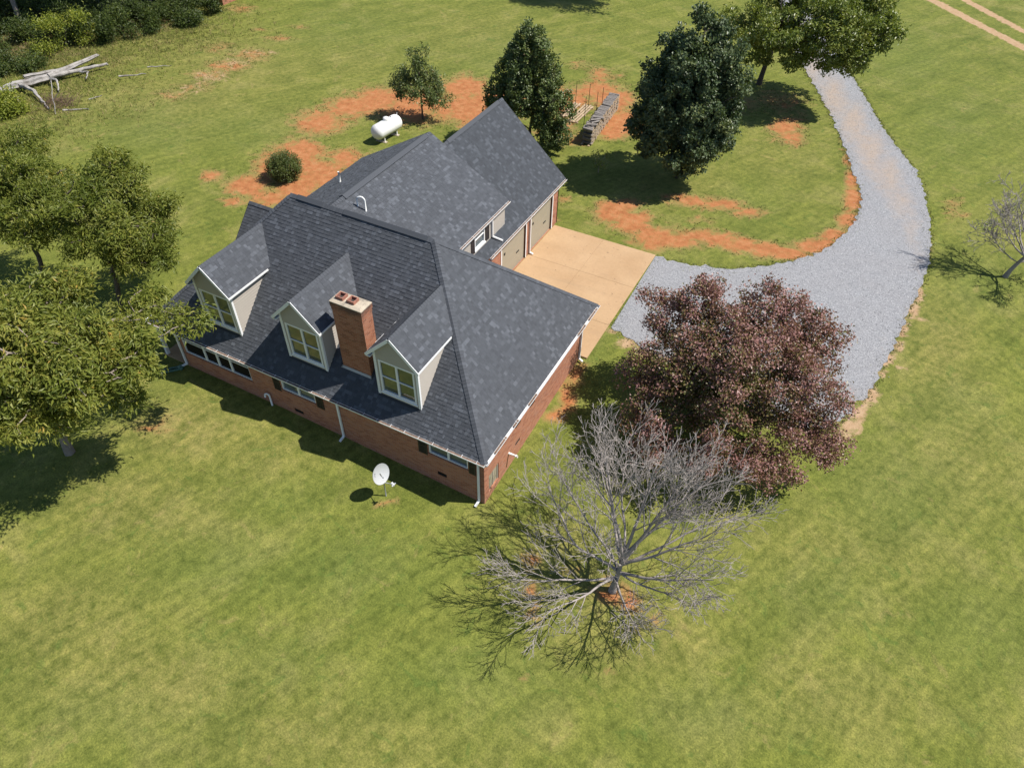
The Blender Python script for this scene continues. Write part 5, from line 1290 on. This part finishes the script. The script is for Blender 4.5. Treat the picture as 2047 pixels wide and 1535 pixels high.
bare_tree('bare_tree', 'small gnarled leafless tree at the right edge beyond the drive', (17.47, 25.9),
          [(17.47, 25.9, bz - .15), (17.55, 25.92, .4), (17.7, 25.97, .9), (17.85, 26.0, 1.3), (17.95, 26.05, 1.8)], .12,
          [(4, 70, 60, 3.2, 10, .06), (4, 170, 50, 3.2, 15, .055), (4, 350, 45, 3.0, 15, .055), (3, 120, 35, 2.8, 25, .05), (3, 200, 25, 2.8, 25, .05), (3, 300, 25, 2.6, 25, .045), (2, 180, 20, 2.6, 25, .04), (2, 20, 20, 2.4, 25, .04), (3, 150, 30, 2.8, 20, .045)],
          9, (.50, .52, .5), (9, 6, 3), .009, .16, .01)

# ------------------------------------------------------------------ edge of the wood, top left
def wood_tree(base, lean, seed, label, crown):
    bx, by = base
    return tree('woodland_tree', label, base, crown, 'leaf_wood', 'bark', 46, 12, 20, 1.1, .5, .32, .26, .15, .3, seed,
                [(bx, by, -.2), (bx + lean[0]*.15, by + lean[1]*.15, 1.5), (bx + lean[0]*.4, by + lean[1]*.4, 4.0), (bx + lean[0]*.7, by + lean[1]*.7, 6.5), (bx + lean[0], by + lean[1], 8.5)],
                .03, .6, group='trees at the edge of the wood', minz=7.5, thick=1.0)
wood_tree((-59.0, 24.2), (-.6, .8), 71, 'tall pale trunked tree in the dark wood at the upper left corner', [E_(-57.5, 26.5, 10.5, 4.0, 3.6, 2.2), E_(-54.5, 28.0, 10.5, 3.2, 3.0, 2.0)])
wood_tree((-53.7, 31.7), (.2, .9), 72, 'straight trunked tree in the wood right of the yellow green bush', [E_(-52.2, 31.5, 10.5, 3.8, 3.4, 2.2), E_(-50.0, 33.0, 10.8, 3.0, 2.6, 2.0)])
wood_tree((-52.6, 32.6), (.5, .9), 75, 'dark trunk standing close behind the straight woodland trunk', [E_(-50.6, 35.0, 11.0, 3.4, 3.4, 2.2)])
wood_tree((-62.5, 29.5), (-.4, .5), 73, 'woodland tree deepest in the upper left corner', [E_(-60.5, 30.0, 11, 4.2, 4.2, 2.6)])
wood_tree((-57.5, 31.0), (.2, .7), 74, 'shaded woodland tree between the pale and the straight trunks', [E_(-55.5, 31.8, 11.0, 3.6, 3.6, 2.4)])
wood_tree((-50.8, 41.0), (-.3, -.9), 78, 'woodland tree behind the brick outbuilding at the top edge', [E_(-51.5, 36.5, 10.2, 3.2, 3.0, 2.0), E_(-53.5, 33.8, 10.0, 3.0, 2.6, 1.8)])
wood_tree((-46.5, 42.5), (-.6, -.8), 77, 'woodland tree just beyond the top edge above the brick outbuilding', [E_(-47.0, 38.5, 11.5, 3.0, 3.0, 2.2)])
tree('shade_tree', 'tall tree beyond the top edge shading the far lawn', (-21.4, 56.3), [E_(-19.6, 56.6, 8.2, 4.0, 2.6, 2.2), E_(-16.5, 57.0, 8.0, 3.0, 2.4, 2.0)],
     'leaf_oak', 'dark_bark', 80, 14, 18, .9, .5, .25, .2, .13, .3, 76, [(-21.4, 56.3, -.1), (-21.4, 56.4, 1.2), (-21.3, 56.5, 2.6), (-21.0, 56.6, 4.2)], .02, .5, minz=5.0)
SH = [((-52.3, 23.4), 1.9, 2.1, 'leaf_yellow', 'yellow green bush at the edge of the wood above the fallen trunk'),
      ((-54.6, 22.6), 1.5, 1.6, 'leaf_wood', 'dark green bush left of the yellow green one'),
      ((-50.8, 26.2), 1.6, 2.0, 'leaf_wood', 'leafy dark bush behind the yellow green one'),
      ((-52.6, 29.6), 1.7, 2.2, 'leaf_wood', 'green bush at the foot of the straight woodland trunk'),
      ((-49.6, 29.6), 1.1, 1.2, 'leaf_wood', 'low bush right of the straight woodland trunk'),
      ((-57.6, 25.8), 1.6, 1.8, 'leaf_wood', 'undergrowth bush behind the pale woodland trunk'),
      ((-60.6, 22.6), 1.6, 1.6, 'leaf_wood', 'shaded bush at the left edge in front of the pale woodland trunk'),
      ((-55.6, 27.6), 1.8, 2.0, 'leaf_wood', 'deep shaded bush in the middle of the wood edge'),
      ((-56.8, 19.4), 1.3, 1.2, 'leaf_wood', 'light green weeds at the left edge above the fallen trunk'),
      ((-51.6, 18.6), 1.0, .9, 'leaf_wood', 'low weeds behind the fallen trunk'),
      ((-53.8, 34.6), 1.9, 2.4, 'leaf_wood', 'bush far back between the woodland trunks'),
      ((-50.6, 37.2), 1.4, 1.6, 'leaf_wood', 'bush beside the brick outbuilding'),
      ((-45.6, 13.2), .9, 1.2, 'leaf_yellow', 'bright green bush at the left edge below the fallen trunk'),
      ((-59.8, 28.0), 1.8, 2.0, 'leaf_wood', 'dark undergrowth at the top left corner'),
      ((-47.8, 31.8), .9, .8, 'leaf_wood', 'small bush on the lawn side of the wood'),
      ((-64.0, 26.0), 2.0, 2.2, 'leaf_wood', 'leftmost dark bush under the woodland trees')]
SH += [((-61.5, 25.2), 1.6, 2.2, 'leaf_wood', 'leafy bush close behind the pale woodland trunk, left side'),
       ((-54.0, 25.4), 1.5, 1.9, 'leaf_wood', 'bush directly behind the yellow green bush, left side'),
       ((-56.8, 23.2), 1.2, 1.3, 'leaf_wood', 'small bush between the pale trunk and the yellow green bush'),
       ((-51.2, 31.4), 1.4, 1.8, 'leaf_wood', 'bush at the lawn side of the two close woodland trunks'),
       ((-48.8, 34.2), 1.2, 1.3, 'leaf_wood', 'bush on the border of lawn and wood near the outbuilding'),
       ((-58.2, 33.8), 2.0, 2.4, 'leaf_wood', 'large dark bush at the back of the wood')]
for i, (b, r, h, lf, lab) in enumerate(SH):
    shrub('bush', lab, b, r, h, lf, 150, 26, 80 + i, .17, .09, 'bush', 'bushes at the edge of the wood', .26, True)

def rough_weeds():
    r = np.random.default_rng(19)
    n = 24000
    X = r.uniform(-66, -36, n * 3); Y = r.uniform(8, 42, n * 3)
    d = field(FOREST, X, Y) + .9 * field([[-47.5, 17.5, 4.5, 0, 0, 5.5, 1.0], [-52, 22, 6, 0, 0, 4, 1.0], [-47, 28, 4, 0, 0, 6, .5], [-44, 13, 4, 0, 0, 3, .8], [-41, 17, 3, 0, 0, 3, .35]], X, Y)
    k = (r.random(n * 3) < d * .9) & ~((X > -52.5) & (X < -48.3) & (Y > 36.8))
    X, Y = X[k][:n], Y[k][:n]; n = len(X); m_ = 5
    c = np.repeat(np.stack([X, Y], 1), m_, 0) + r.normal(0, .09, (n * m_, 2))
    a = r.uniform(0, 6.28, n * m_); b = r.uniform(0, 6.28, n * m_)
    hh = np.repeat(r.gamma(2.0, .05, n), m_) * r.uniform(.5, 1.2, n * m_) + .05; w = r.uniform(.008, .022, n * m_); ln = hh * r.uniform(.3, 1.1, n * m_)
    V = np.stack([np.stack([c[:, 0] + w * np.cos(a), c[:, 1] + w * np.sin(a), 0 * a], 1), np.stack([c[:, 0] - w * np.cos(a), c[:, 1] - w * np.sin(a), 0 * a], 1),
                  np.stack([c[:, 0] + ln * np.cos(b), c[:, 1] + ln * np.sin(b), hh], 1)], 1)
    F = np.arange(n * m_ * 3).reshape(-1, 3)
    g_ = N('weed_blade'); cc = g_.ramp(g_.attr('tint'), [(0, (0.06, 0.085, 0.016)), (0.45, (0.13, 0.15, 0.03)), (0.7, (0.24, 0.20, 0.07)), (1, (0.34, 0.26, 0.13))])
    o = add_obj('rough_weeds', mesh_from('rough_weeds', V.reshape(-1, 3), F, g_.done(g_.pbsdf(cc, .8, .2)), False, np.clip(np.repeat(r.normal(.48, .22, n), m_) + r.normal(0, .1, n * m_), 0, 1), False))
    tag(o, 'rough weeds and dry grass round the fallen trunk and along the wood', 'weeds', kind='stuff')
rough_weeds()
# ------------------------------------------------------------------ satellite dish
def build_dish():
    bx, by = -3.58, -1.55; bz = float(gz(bx, by))
    t = thing('satellite_dish', (bx, by, bz), 'grey white satellite dish on a pole in the lawn by the garden wall', 'satellite dish')
    MB().tube([(bx, by, bz - .2), (bx, by, bz + 1.18)], .025, 10).build('mast', M['steel'], t, True)
    # reflector: shallow oval bowl looking up and to the sunny side
    c = Vector((bx - .02, by - .04, bz + 1.40))
    ax = Vector((.92, -.14, .30)).normalized()
    u = Vector((0, 0, 1)).cross(ax).normalized(); v = ax.cross(u)
    a, b, dep = .40, .44, .085; k = 36; rings = 7
    def pt(rr, th, off=0.0):
        return c + u*(a*rr*math.cos(th)) + v*(b*rr*math.sin(th)) + ax*(dep*(rr*rr - 1) + off)
    mb = MB(); V = []
    for off in (0.0, -.012):
        V.append([[pt(i/rings if i else .001, 2*math.pi*j/k, off) for j in range(k)] for i in range(rings+1)])
    for s, lay in enumerate(V):
        for i in range(rings):
            for j in range(k):
                q = [lay[i][j], lay[i+1][j], lay[i+1][(j+1)%k], lay[i][(j+1)%k]]
                mb.poly(q if s == 0 else q[::-1])
    for j in range(k): mb.poly([V[0][rings][j], V[1][rings][j], V[1][rings][(j+1)%k], V[0][rings][(j+1)%k]])
    ref = mb.build('reflector', M['dish'], t, True)
    # printed mark near the upper rim and a faint one in the middle
    def mark(r0, r1, t0, t1):
        m_ = MB(); m_.poly([pt(r0, t0, .004), pt(r1, t0, .004), pt(r1, t1, .004), pt(r0, t1, .004)]); m_.build('printed_mark', M['print'], ref)
    mark(.60, .74, 2.45, 2.62); mark(.62, .74, 2.70, 2.80); mark(.60, .70, 2.86, 2.98)
    # feed arm and receiver
    foot = pt(1.0, -math.pi/2, -.02); tip = c + ax*.52 - v*.34
    MB().tube([foot + v*.12 - ax*.03, foot, tip], .016, 8).build('feed_arm', M['dish'], t, True)
    d = (c - tip).normalized()
    MB().tube([tip - d*.06, tip - d*.02, tip + d*.05, tip + d*.09], [.035, .05, .05, .062], 12).build('receiver', M['dish'], t, True)
    MB().tube([tip - d*.02 - u*.10, tip - d*.02 + u*.10], .03, 10).build('receiver_body', M['dish'], t, True)
    MB().tube([(bx, by, bz + 1.08), tuple(c - ax*.11)], .035, 8).build('bracket', M['steel'], t, True)
build_dish()

# ------------------------------------------------------------------ propane tank
def build_tank():
    o = (-20.30, 22.85, .78); R = .50; L = 1.28
    t = thing('propane_tank', (o[0], o[1], 0), 'white cylindrical propane tank lying on the red clay behind the house', 'tank')
    t.rotation_euler = (0, 0, 0)
    prof = [(0.001, -L)] + [(R*math.sin(a), -(L-.36) - .36*math.cos(a)) for a in [math.pi/2*i/8 for i in range(1, 8)]] + [(R, -(L-.36))]
    prof = prof + [(r, -h) for r, h in prof[::-1]]
    mb = MB(); mb.lathe(prof, o, 32, 'y')
    rot = Matrix.Rotation(-.10, 4, 'Z'); T = Matrix.Translation(o)
    mb.V = [tuple(T @ rot @ T.inverted() @ Vector(v)) for v in mb.V]
    body = mb.build('tank_body', M['tank'], t, True)
    mb = MB(); mb.lathe([(.19, -.10), (.20, .0), (.20, .12), (.16, .19), (.001, .22)], (o[0], o[1], o[2]+R-.02), 20)
    mb.build('valve_dome', M['tank'], t, True)
    MB().tube([(o[0]+.05, o[1]+.45, o[2]+R-.03), (o[0]+.05, o[1]+.45, o[2]+R+.06)], .03, 8).build('relief_valve', M['rod'], t)
    MB().tube([(o[0]+.12, o[1]+L-.2, o[2]+R-.12), (o[0]+.12, o[1]+L-.16, o[2]+R+.08)], .022, 8).build('lifting_lug', M['tank'], t)
    for s in (-1, 1):
        for q in (-1, 1):
            y = o[1] + s*.62
            MB().bar((o[0]+q*.26 + .062*s, y, -.05), (o[0]+q*.26 + .062*s, y, .42), .07, .07, up=(0,1,0)).build('leg', M['tank'], t)
        MB().box(o[0]-.4+.062*s, o[0]+.4+.062*s, o[1]+s*.62-.12, o[1]+s*.62+.12, -.05, .05).build('foot_block', M['concrete_cap'], t)
build_tank()

# ------------------------------------------------------------------ green drain pipe
def green_pipe():
    a, b = Vector((-15.60, -.33, .06)), Vector((-16.25, -1.05, .06))
    mb = MB(); d = (b-a).normalized(); s = Vector((-d.y, d.x, 0))
    for off in (-.09, .09):
        pts = [a + d*(i*.045) + s*off + Vector((0,0,.0)) for i in range(22)]
        mb.tube(pts, [.055 if i % 2 else .046 for i in range(22)], 10)
    mb.box(-15.72, -15.48, -.42, -.24, -.02, .12)
    o = mb.build('drain_pipe', M['green_pipe'], None, True)
    tag(o, 'green drain pipe leading away from the left downspout', 'drain pipe')
green_pipe()

# ------------------------------------------------------------------ firewood stack, each log on its own
def log_mesh(seed, split):
    r = random.Random(seed); L = .70; k = 10; mb = MB()
    ring = []
    for j in range(k):
        a = 2*math.pi*j/k; rr = 1.0 + r.uniform(-.10, .10)
        if split and math.sin(a) > .25: rr *= .25/ max(.25, math.sin(a)) * 1.05 + .12
        ring.append((math.cos(a)*rr*.088, math.sin(a)*rr*.088))
    for e in (-L/2, L/2):
        for y, z in ring: mb.V.append((e + r.uniform(-.008, .008), y, z))
    for j in range(k): mb.F.append([j, (j+1)%k, k+(j+1)%k, k+j][::-1])
    mb.F.append(list(range(k))); mb.F.append([k+j for j in range(k)][::-1])
    me = mesh_from('firewood_log', mb.V, mb.F, [M['firebark'], M['woodend']], False, None, False)
    me.polygons[k].material_index = 1; me.polygons[k+1].material_index = 1
    return me
LOGS = [log_mesh(i, i % 3 == 0) for i in range(8)]
def ordinal(n):
    one = ['', 'first', 'second', 'third', 'fourth', 'fifth', 'sixth', 'seventh', 'eighth', 'ninth', 'tenth', 'eleventh', 'twelfth', 'thirteenth', 'fourteenth', 'fifteenth', 'sixteenth', 'seventeenth', 'eighteenth', 'nineteenth']
    if n < 20: return one[n]
    t = {2: 'twenty', 3: 'thirty', 4: 'forty'}[n // 10]
    return (t + '-' + one[n % 10]) if n % 10 else t[:-1] + 'ieth'
def build_firewood():
    count = {}
    r = random.Random(4); a = Vector((-8.15, 28.55, 0)); b = Vector((-8.72, 35.0, 0)); d = (b-a).normalized()
    rows = 7
    for row in range(rows):
        top = row == rows - 1
        n = 40 - row // 3 if row < rows - 1 else 30; off = .08 if row % 2 else 0.0
        for i in range(n):
            s = .10 + off + i*(.157 if not top else .205)
            h = .13 + row*.152
            if top and r.random() < .12: continue
            p = a + d*s
            me = LOGS[r.choice((1, 2, 4, 5, 7))] if top else LOGS[r.randrange(8)]
            o = bpy.data.objects.new('firewood_log', me); COL.objects.link(o)
            sc = r.uniform(1.0, 1.35) if top else r.uniform(.78, .98)
            o.location = (p.x + r.uniform(-.04, .04), p.y, h + r.uniform(-.008, .008))
            o.rotation_euler = (r.uniform(-.3, .3) if not top else r.uniform(-3, 3), r.uniform(-.04, .04), -.09 + r.uniform(-.05, .05) + (r.uniform(-.12, .12) if top else 0))
            o.scale = (r.uniform(.92, 1.1), sc, sc)
            count[row] = count.get(row, 0) + 1
            lay = ('bottom layer', 'second layer from the ground', 'third layer from the ground', 'fourth layer from the ground', 'fifth layer from the ground', 'sixth layer from the ground', 'weathered top layer')[row]
            tag(o, 'firewood log, %s, %s from the near end of stack' % (lay, ordinal(count[row])), 'log', 'logs of the firewood stack')
    # a few split pieces lying loose on the end of the stack
    for i, (dx, s, rz) in enumerate(((.12, .5, .5), (.2, .95, 1.1), (.1, 1.3, .8), (.22, 1.6, .3))):
        p = a + d*s
        o = bpy.data.objects.new('firewood_log', LOGS[(i*3) % 8]); COL.objects.link(o)
        o.location = (p.x + dx, p.y, 1.27); o.rotation_euler = (0, .05, rz)
        tag(o, 'loose split piece lying across the firewood stack, %s from its near end' % ordinal(i + 1), 'log', 'loose pieces on the firewood stack')
    # bearer boards under the stack
    t = thing('stack_bearer', (a.x, a.y, 0), 'pale boards lying under the back of the firewood stack', 'board')
    for off in (-.30, .20):
        MB().bar(a + Vector((off, -.15, .025)), b + Vector((off, .1, .025)), .14, .05).build('board', M['pallet'], t)
build_firewood()
# iron rods standing round the empty rack
RODS = [((-11.34, 33.83), 1.7), ((-9.51, 31.23), 2.0), ((-10.34, 33.91), 1.75), ((-9.66, 33.82), 1.35), ((-9.61, 34.72), 1.35), ((-10.37, 30.74), 1.45)]
RL = ['iron rod nearest the pear tree at the far end of the empty rack', 'tallest iron rod between the empty rack and the firewood', 'iron rod at the far end of the right pallet', 'shorter iron rod beside the middle of the firewood stack', 'iron rod nearest the far end of the firewood stack', 'iron rod between the two pallets at their near end']
for ((x, y), h), lab in zip(RODS, RL):
    mb = MB(); mb.tube([(x, y, -.2), (x, y, h)], .020, 6); mb.box(x-.035, x+.035, y-.006, y+.006, .0, .12)
    o = mb.build('iron_rod', M['rod'], None); tag(o, lab, 'rod', 'iron rods of the wood rack')
for (x, y0, y1, n, lab) in ((-11.3, 31.4, 34.1, 3, 'weathered plank pallet on the ground next to the pear tree'), (-10.4, 30.9, 34.2, 4, 'weathered plank pallet on the ground next to the firewood')):
    t = thing('plank_pallet', (x, (y0+y1)/2, 0), lab, 'pallet')
    for i in range(n):
        xx = x + (i - (n-1)/2)*.20
        MB().bar((xx, y0 + .1*i, .09), (xx + .05, y1 - .12*(i % 2), .10), .13, .035).build('plank', M['pallet'], t)
    for y in (y0+.3, (y0+y1)/2, y1-.3):
        MB().bar((x - n*.1, y, .035), (x + n*.1 + .05, y, .035), .10, .07).build('crosspiece', M['pallet'], t)

# ------------------------------------------------------------------ fallen trunk and brush
def wobble(pts, n, amp, seed):
    r = random.Random(seed); out = []
    for a, b in zip(pts[:-1], pts[1:]):
        for i in range(n):
            t = i/n; p = Vector(a).lerp(Vector(b), t); out.append(p + Vector((r.gauss(0, amp), r.gauss(0, amp), r.gauss(0, amp*.6))))
    return out + [Vector(pts[-1])]
ft = thing('fallen_tree', (-47.5, 16.5, 0), 'long bleached fallen tree trunk with broken limbs at the left edge', 'fallen tree')
def limb(pts, r0, r1, seed, name='limb', amp=.03):
    w = wobble(pts, 5, amp, seed); n = len(w); rr = random.Random(seed+9)
    mb = MB().tube(w, [(r0 + (r1-r0)*i/(n-1)) * rr.uniform(.90, 1.10) for i in range(n)], 12)
    for q in range(len(mb.V)):                       # ribs, hollows and a splintered end
        i, j = q // 12, q % 12; c = w[i]; v = Vector(mb.V[q]) - c
        v *= 1 + .13 * math.sin(j * 2.6 + seed) + rr.uniform(-.10, .10)
        if i in (0, n-1): v += (w[i] - w[max(0, i-1)] if i else w[0] - w[1]).normalized() * rr.uniform(-.3, .5) * r0 * 1.5
        mb.V[q] = tuple(c + v)
    return mb.build(name, M['log'], ft, seed % 2 == 9)
limb([(-49.4, 12.0, .38), (-48.1, 15.5, .38), (-47.3, 18.0, .42)], .29, .25, 1, 'main_stem', .07)
limb([(-47.35, 17.8, .5), (-47.1, 20.0, .6), (-47.2, 22.2, .65)], .22, .10, 2)
limb([(-47.25, 17.9, .5), (-46.5, 19.8, .45), (-45.9, 21.8, .35)], .19, .08, 3)
limb([(-49.4, 17.2, .25), (-48.2, 19.4, .25), (-47.7, 20.9, .3)], .15, .10, 4)
limb([(-47.8, 15.8, .5), (-46.2, 15.6, .5), (-45.0, 15.2, .25), (-43.4, 14.6, .12)], .15, .05, 5)
limb([(-48.3, 14.6, .4), (-46.9, 14.4, .4), (-45.9, 14.2, .12)], .14, .06, 6)
limb([(-46.9, 17.6, .5), (-45.9, 17.5, .6), (-45.3, 16.9, .2)], .09, .05, 7)
limb([(-46.3, 19.6, .4), (-45.5, 19.8, .5), (-45.2, 19.3, .25)], .08, .04, 8)
def stick(a, b, r, lab, seed):
    w = wobble([a, b], 6, .04, seed); n = len(w)
    o = MB().tube(w, [r*(1-.6*i/(n-1)) for i in range(n)], 8).build('fallen_branch', M['log'], None, True)
    tag(o, lab, 'branch', 'loose branches near the fallen trunk')
stick((-43.9, 21.0, .06), (-42.4, 22.4, .06), .07, 'loose pale branch on the grass beyond the tip of the fallen trunk', 1)
stick((-42.6, 15.0, .06), (-41.1, 16.0, .06), .08, 'loose pale branch right of the brown brush heap', 2)
stick((-42.5, 17.1, .05), (-42.2, 18.1, .05), .05, 'short pale branch between the brush heap and the trunk tip', 3)
stick((-43.4, 23.4, .05), (-42.0, 24.6, .05), .04, 'thin branch lying on dry grass above the trunk tip', 4)
stick((-44.0, 10.2, .2), (-39.6, 8.6, .25), .20, 'pale broken bough at the left edge above the small tree', 5)
stick((-58.5, 19.0, .6), (-55.9, 20.0, .15), .14, 'pale broken stem leaning at the left edge of the wood', 6)
bh = thing('brush_heap', (-43.4, 15.4, 0), 'heap of brown dead brush in front of the fallen trunk', 'brush heap')
r = random.Random(12); mb = MB()
for i in range(220):
    x, y = -43.5 + r.gauss(0, .75), 15.5 + r.gauss(0, .55); L = r.uniform(.3, .9); a = r.uniform(0, 6.28); e = r.uniform(-.1, .9)
    p = Vector((x, y, r.uniform(.02, .35))); q = p + Vector((math.cos(a)*math.cos(e), math.sin(a)*math.cos(e), math.sin(e)))*L
    mb.tube([p, q], [.012, .005], 4, False)
tag(mb.build('twigs', M['twig'], bh), kind='stuff')
MB().tube(wobble([(-42.6, 14.4, 0), (-42.7, 14.8, 1.0), (-43.3, 15.6, 2.0)], 5, .03, 3), .03, 6).build('upright_stick', M['log'], bh, True)
MB().tube(wobble([(-42.7, 14.7, .8), (-42.0, 15.0, 1.5)], 4, .02, 5), .02, 6).build('upright_stick', M['log'], bh, True)

# ------------------------------------------------------------------ brick outbuilding at the top edge
ob = thing('brick_outbuilding', (-48.5, 40.0, 0), 'corner of a red brick outbuilding at the top edge beside the wood', 'outbuilding')
MB().box(-52.2, -48.6, 37.2, 42.5, -.3, 2.3).build('wall', M['brick'], ob)
MB().box(-48.6, -48.57, 39.2, 40.1, 0, 2.0).build('door', M['door'], ob)
mb = MB(); X0, X1, Y0, Y1 = -52.5, -48.3, 36.9, 42.8; xm = -50.4
mb.poly([(X1, Y0, 2.25), (X1, Y1, 2.25), (xm, Y1, 3.6), (xm, Y0, 3.6)], .5); mb.poly([(X0, Y1, 2.25), (X0, Y0, 2.25), (xm, Y0, 3.6), (xm, Y1, 3.6)], .5)
mb.poly([(X0, Y0, 2.25), (X1, Y0, 2.25), (xm, Y0, 3.6)], .4); mb.poly([(X1, Y1, 2.25), (X0, Y1, 2.25), (xm, Y1, 3.6)], .4)
mb.build('roof', M['shingle'], ob)
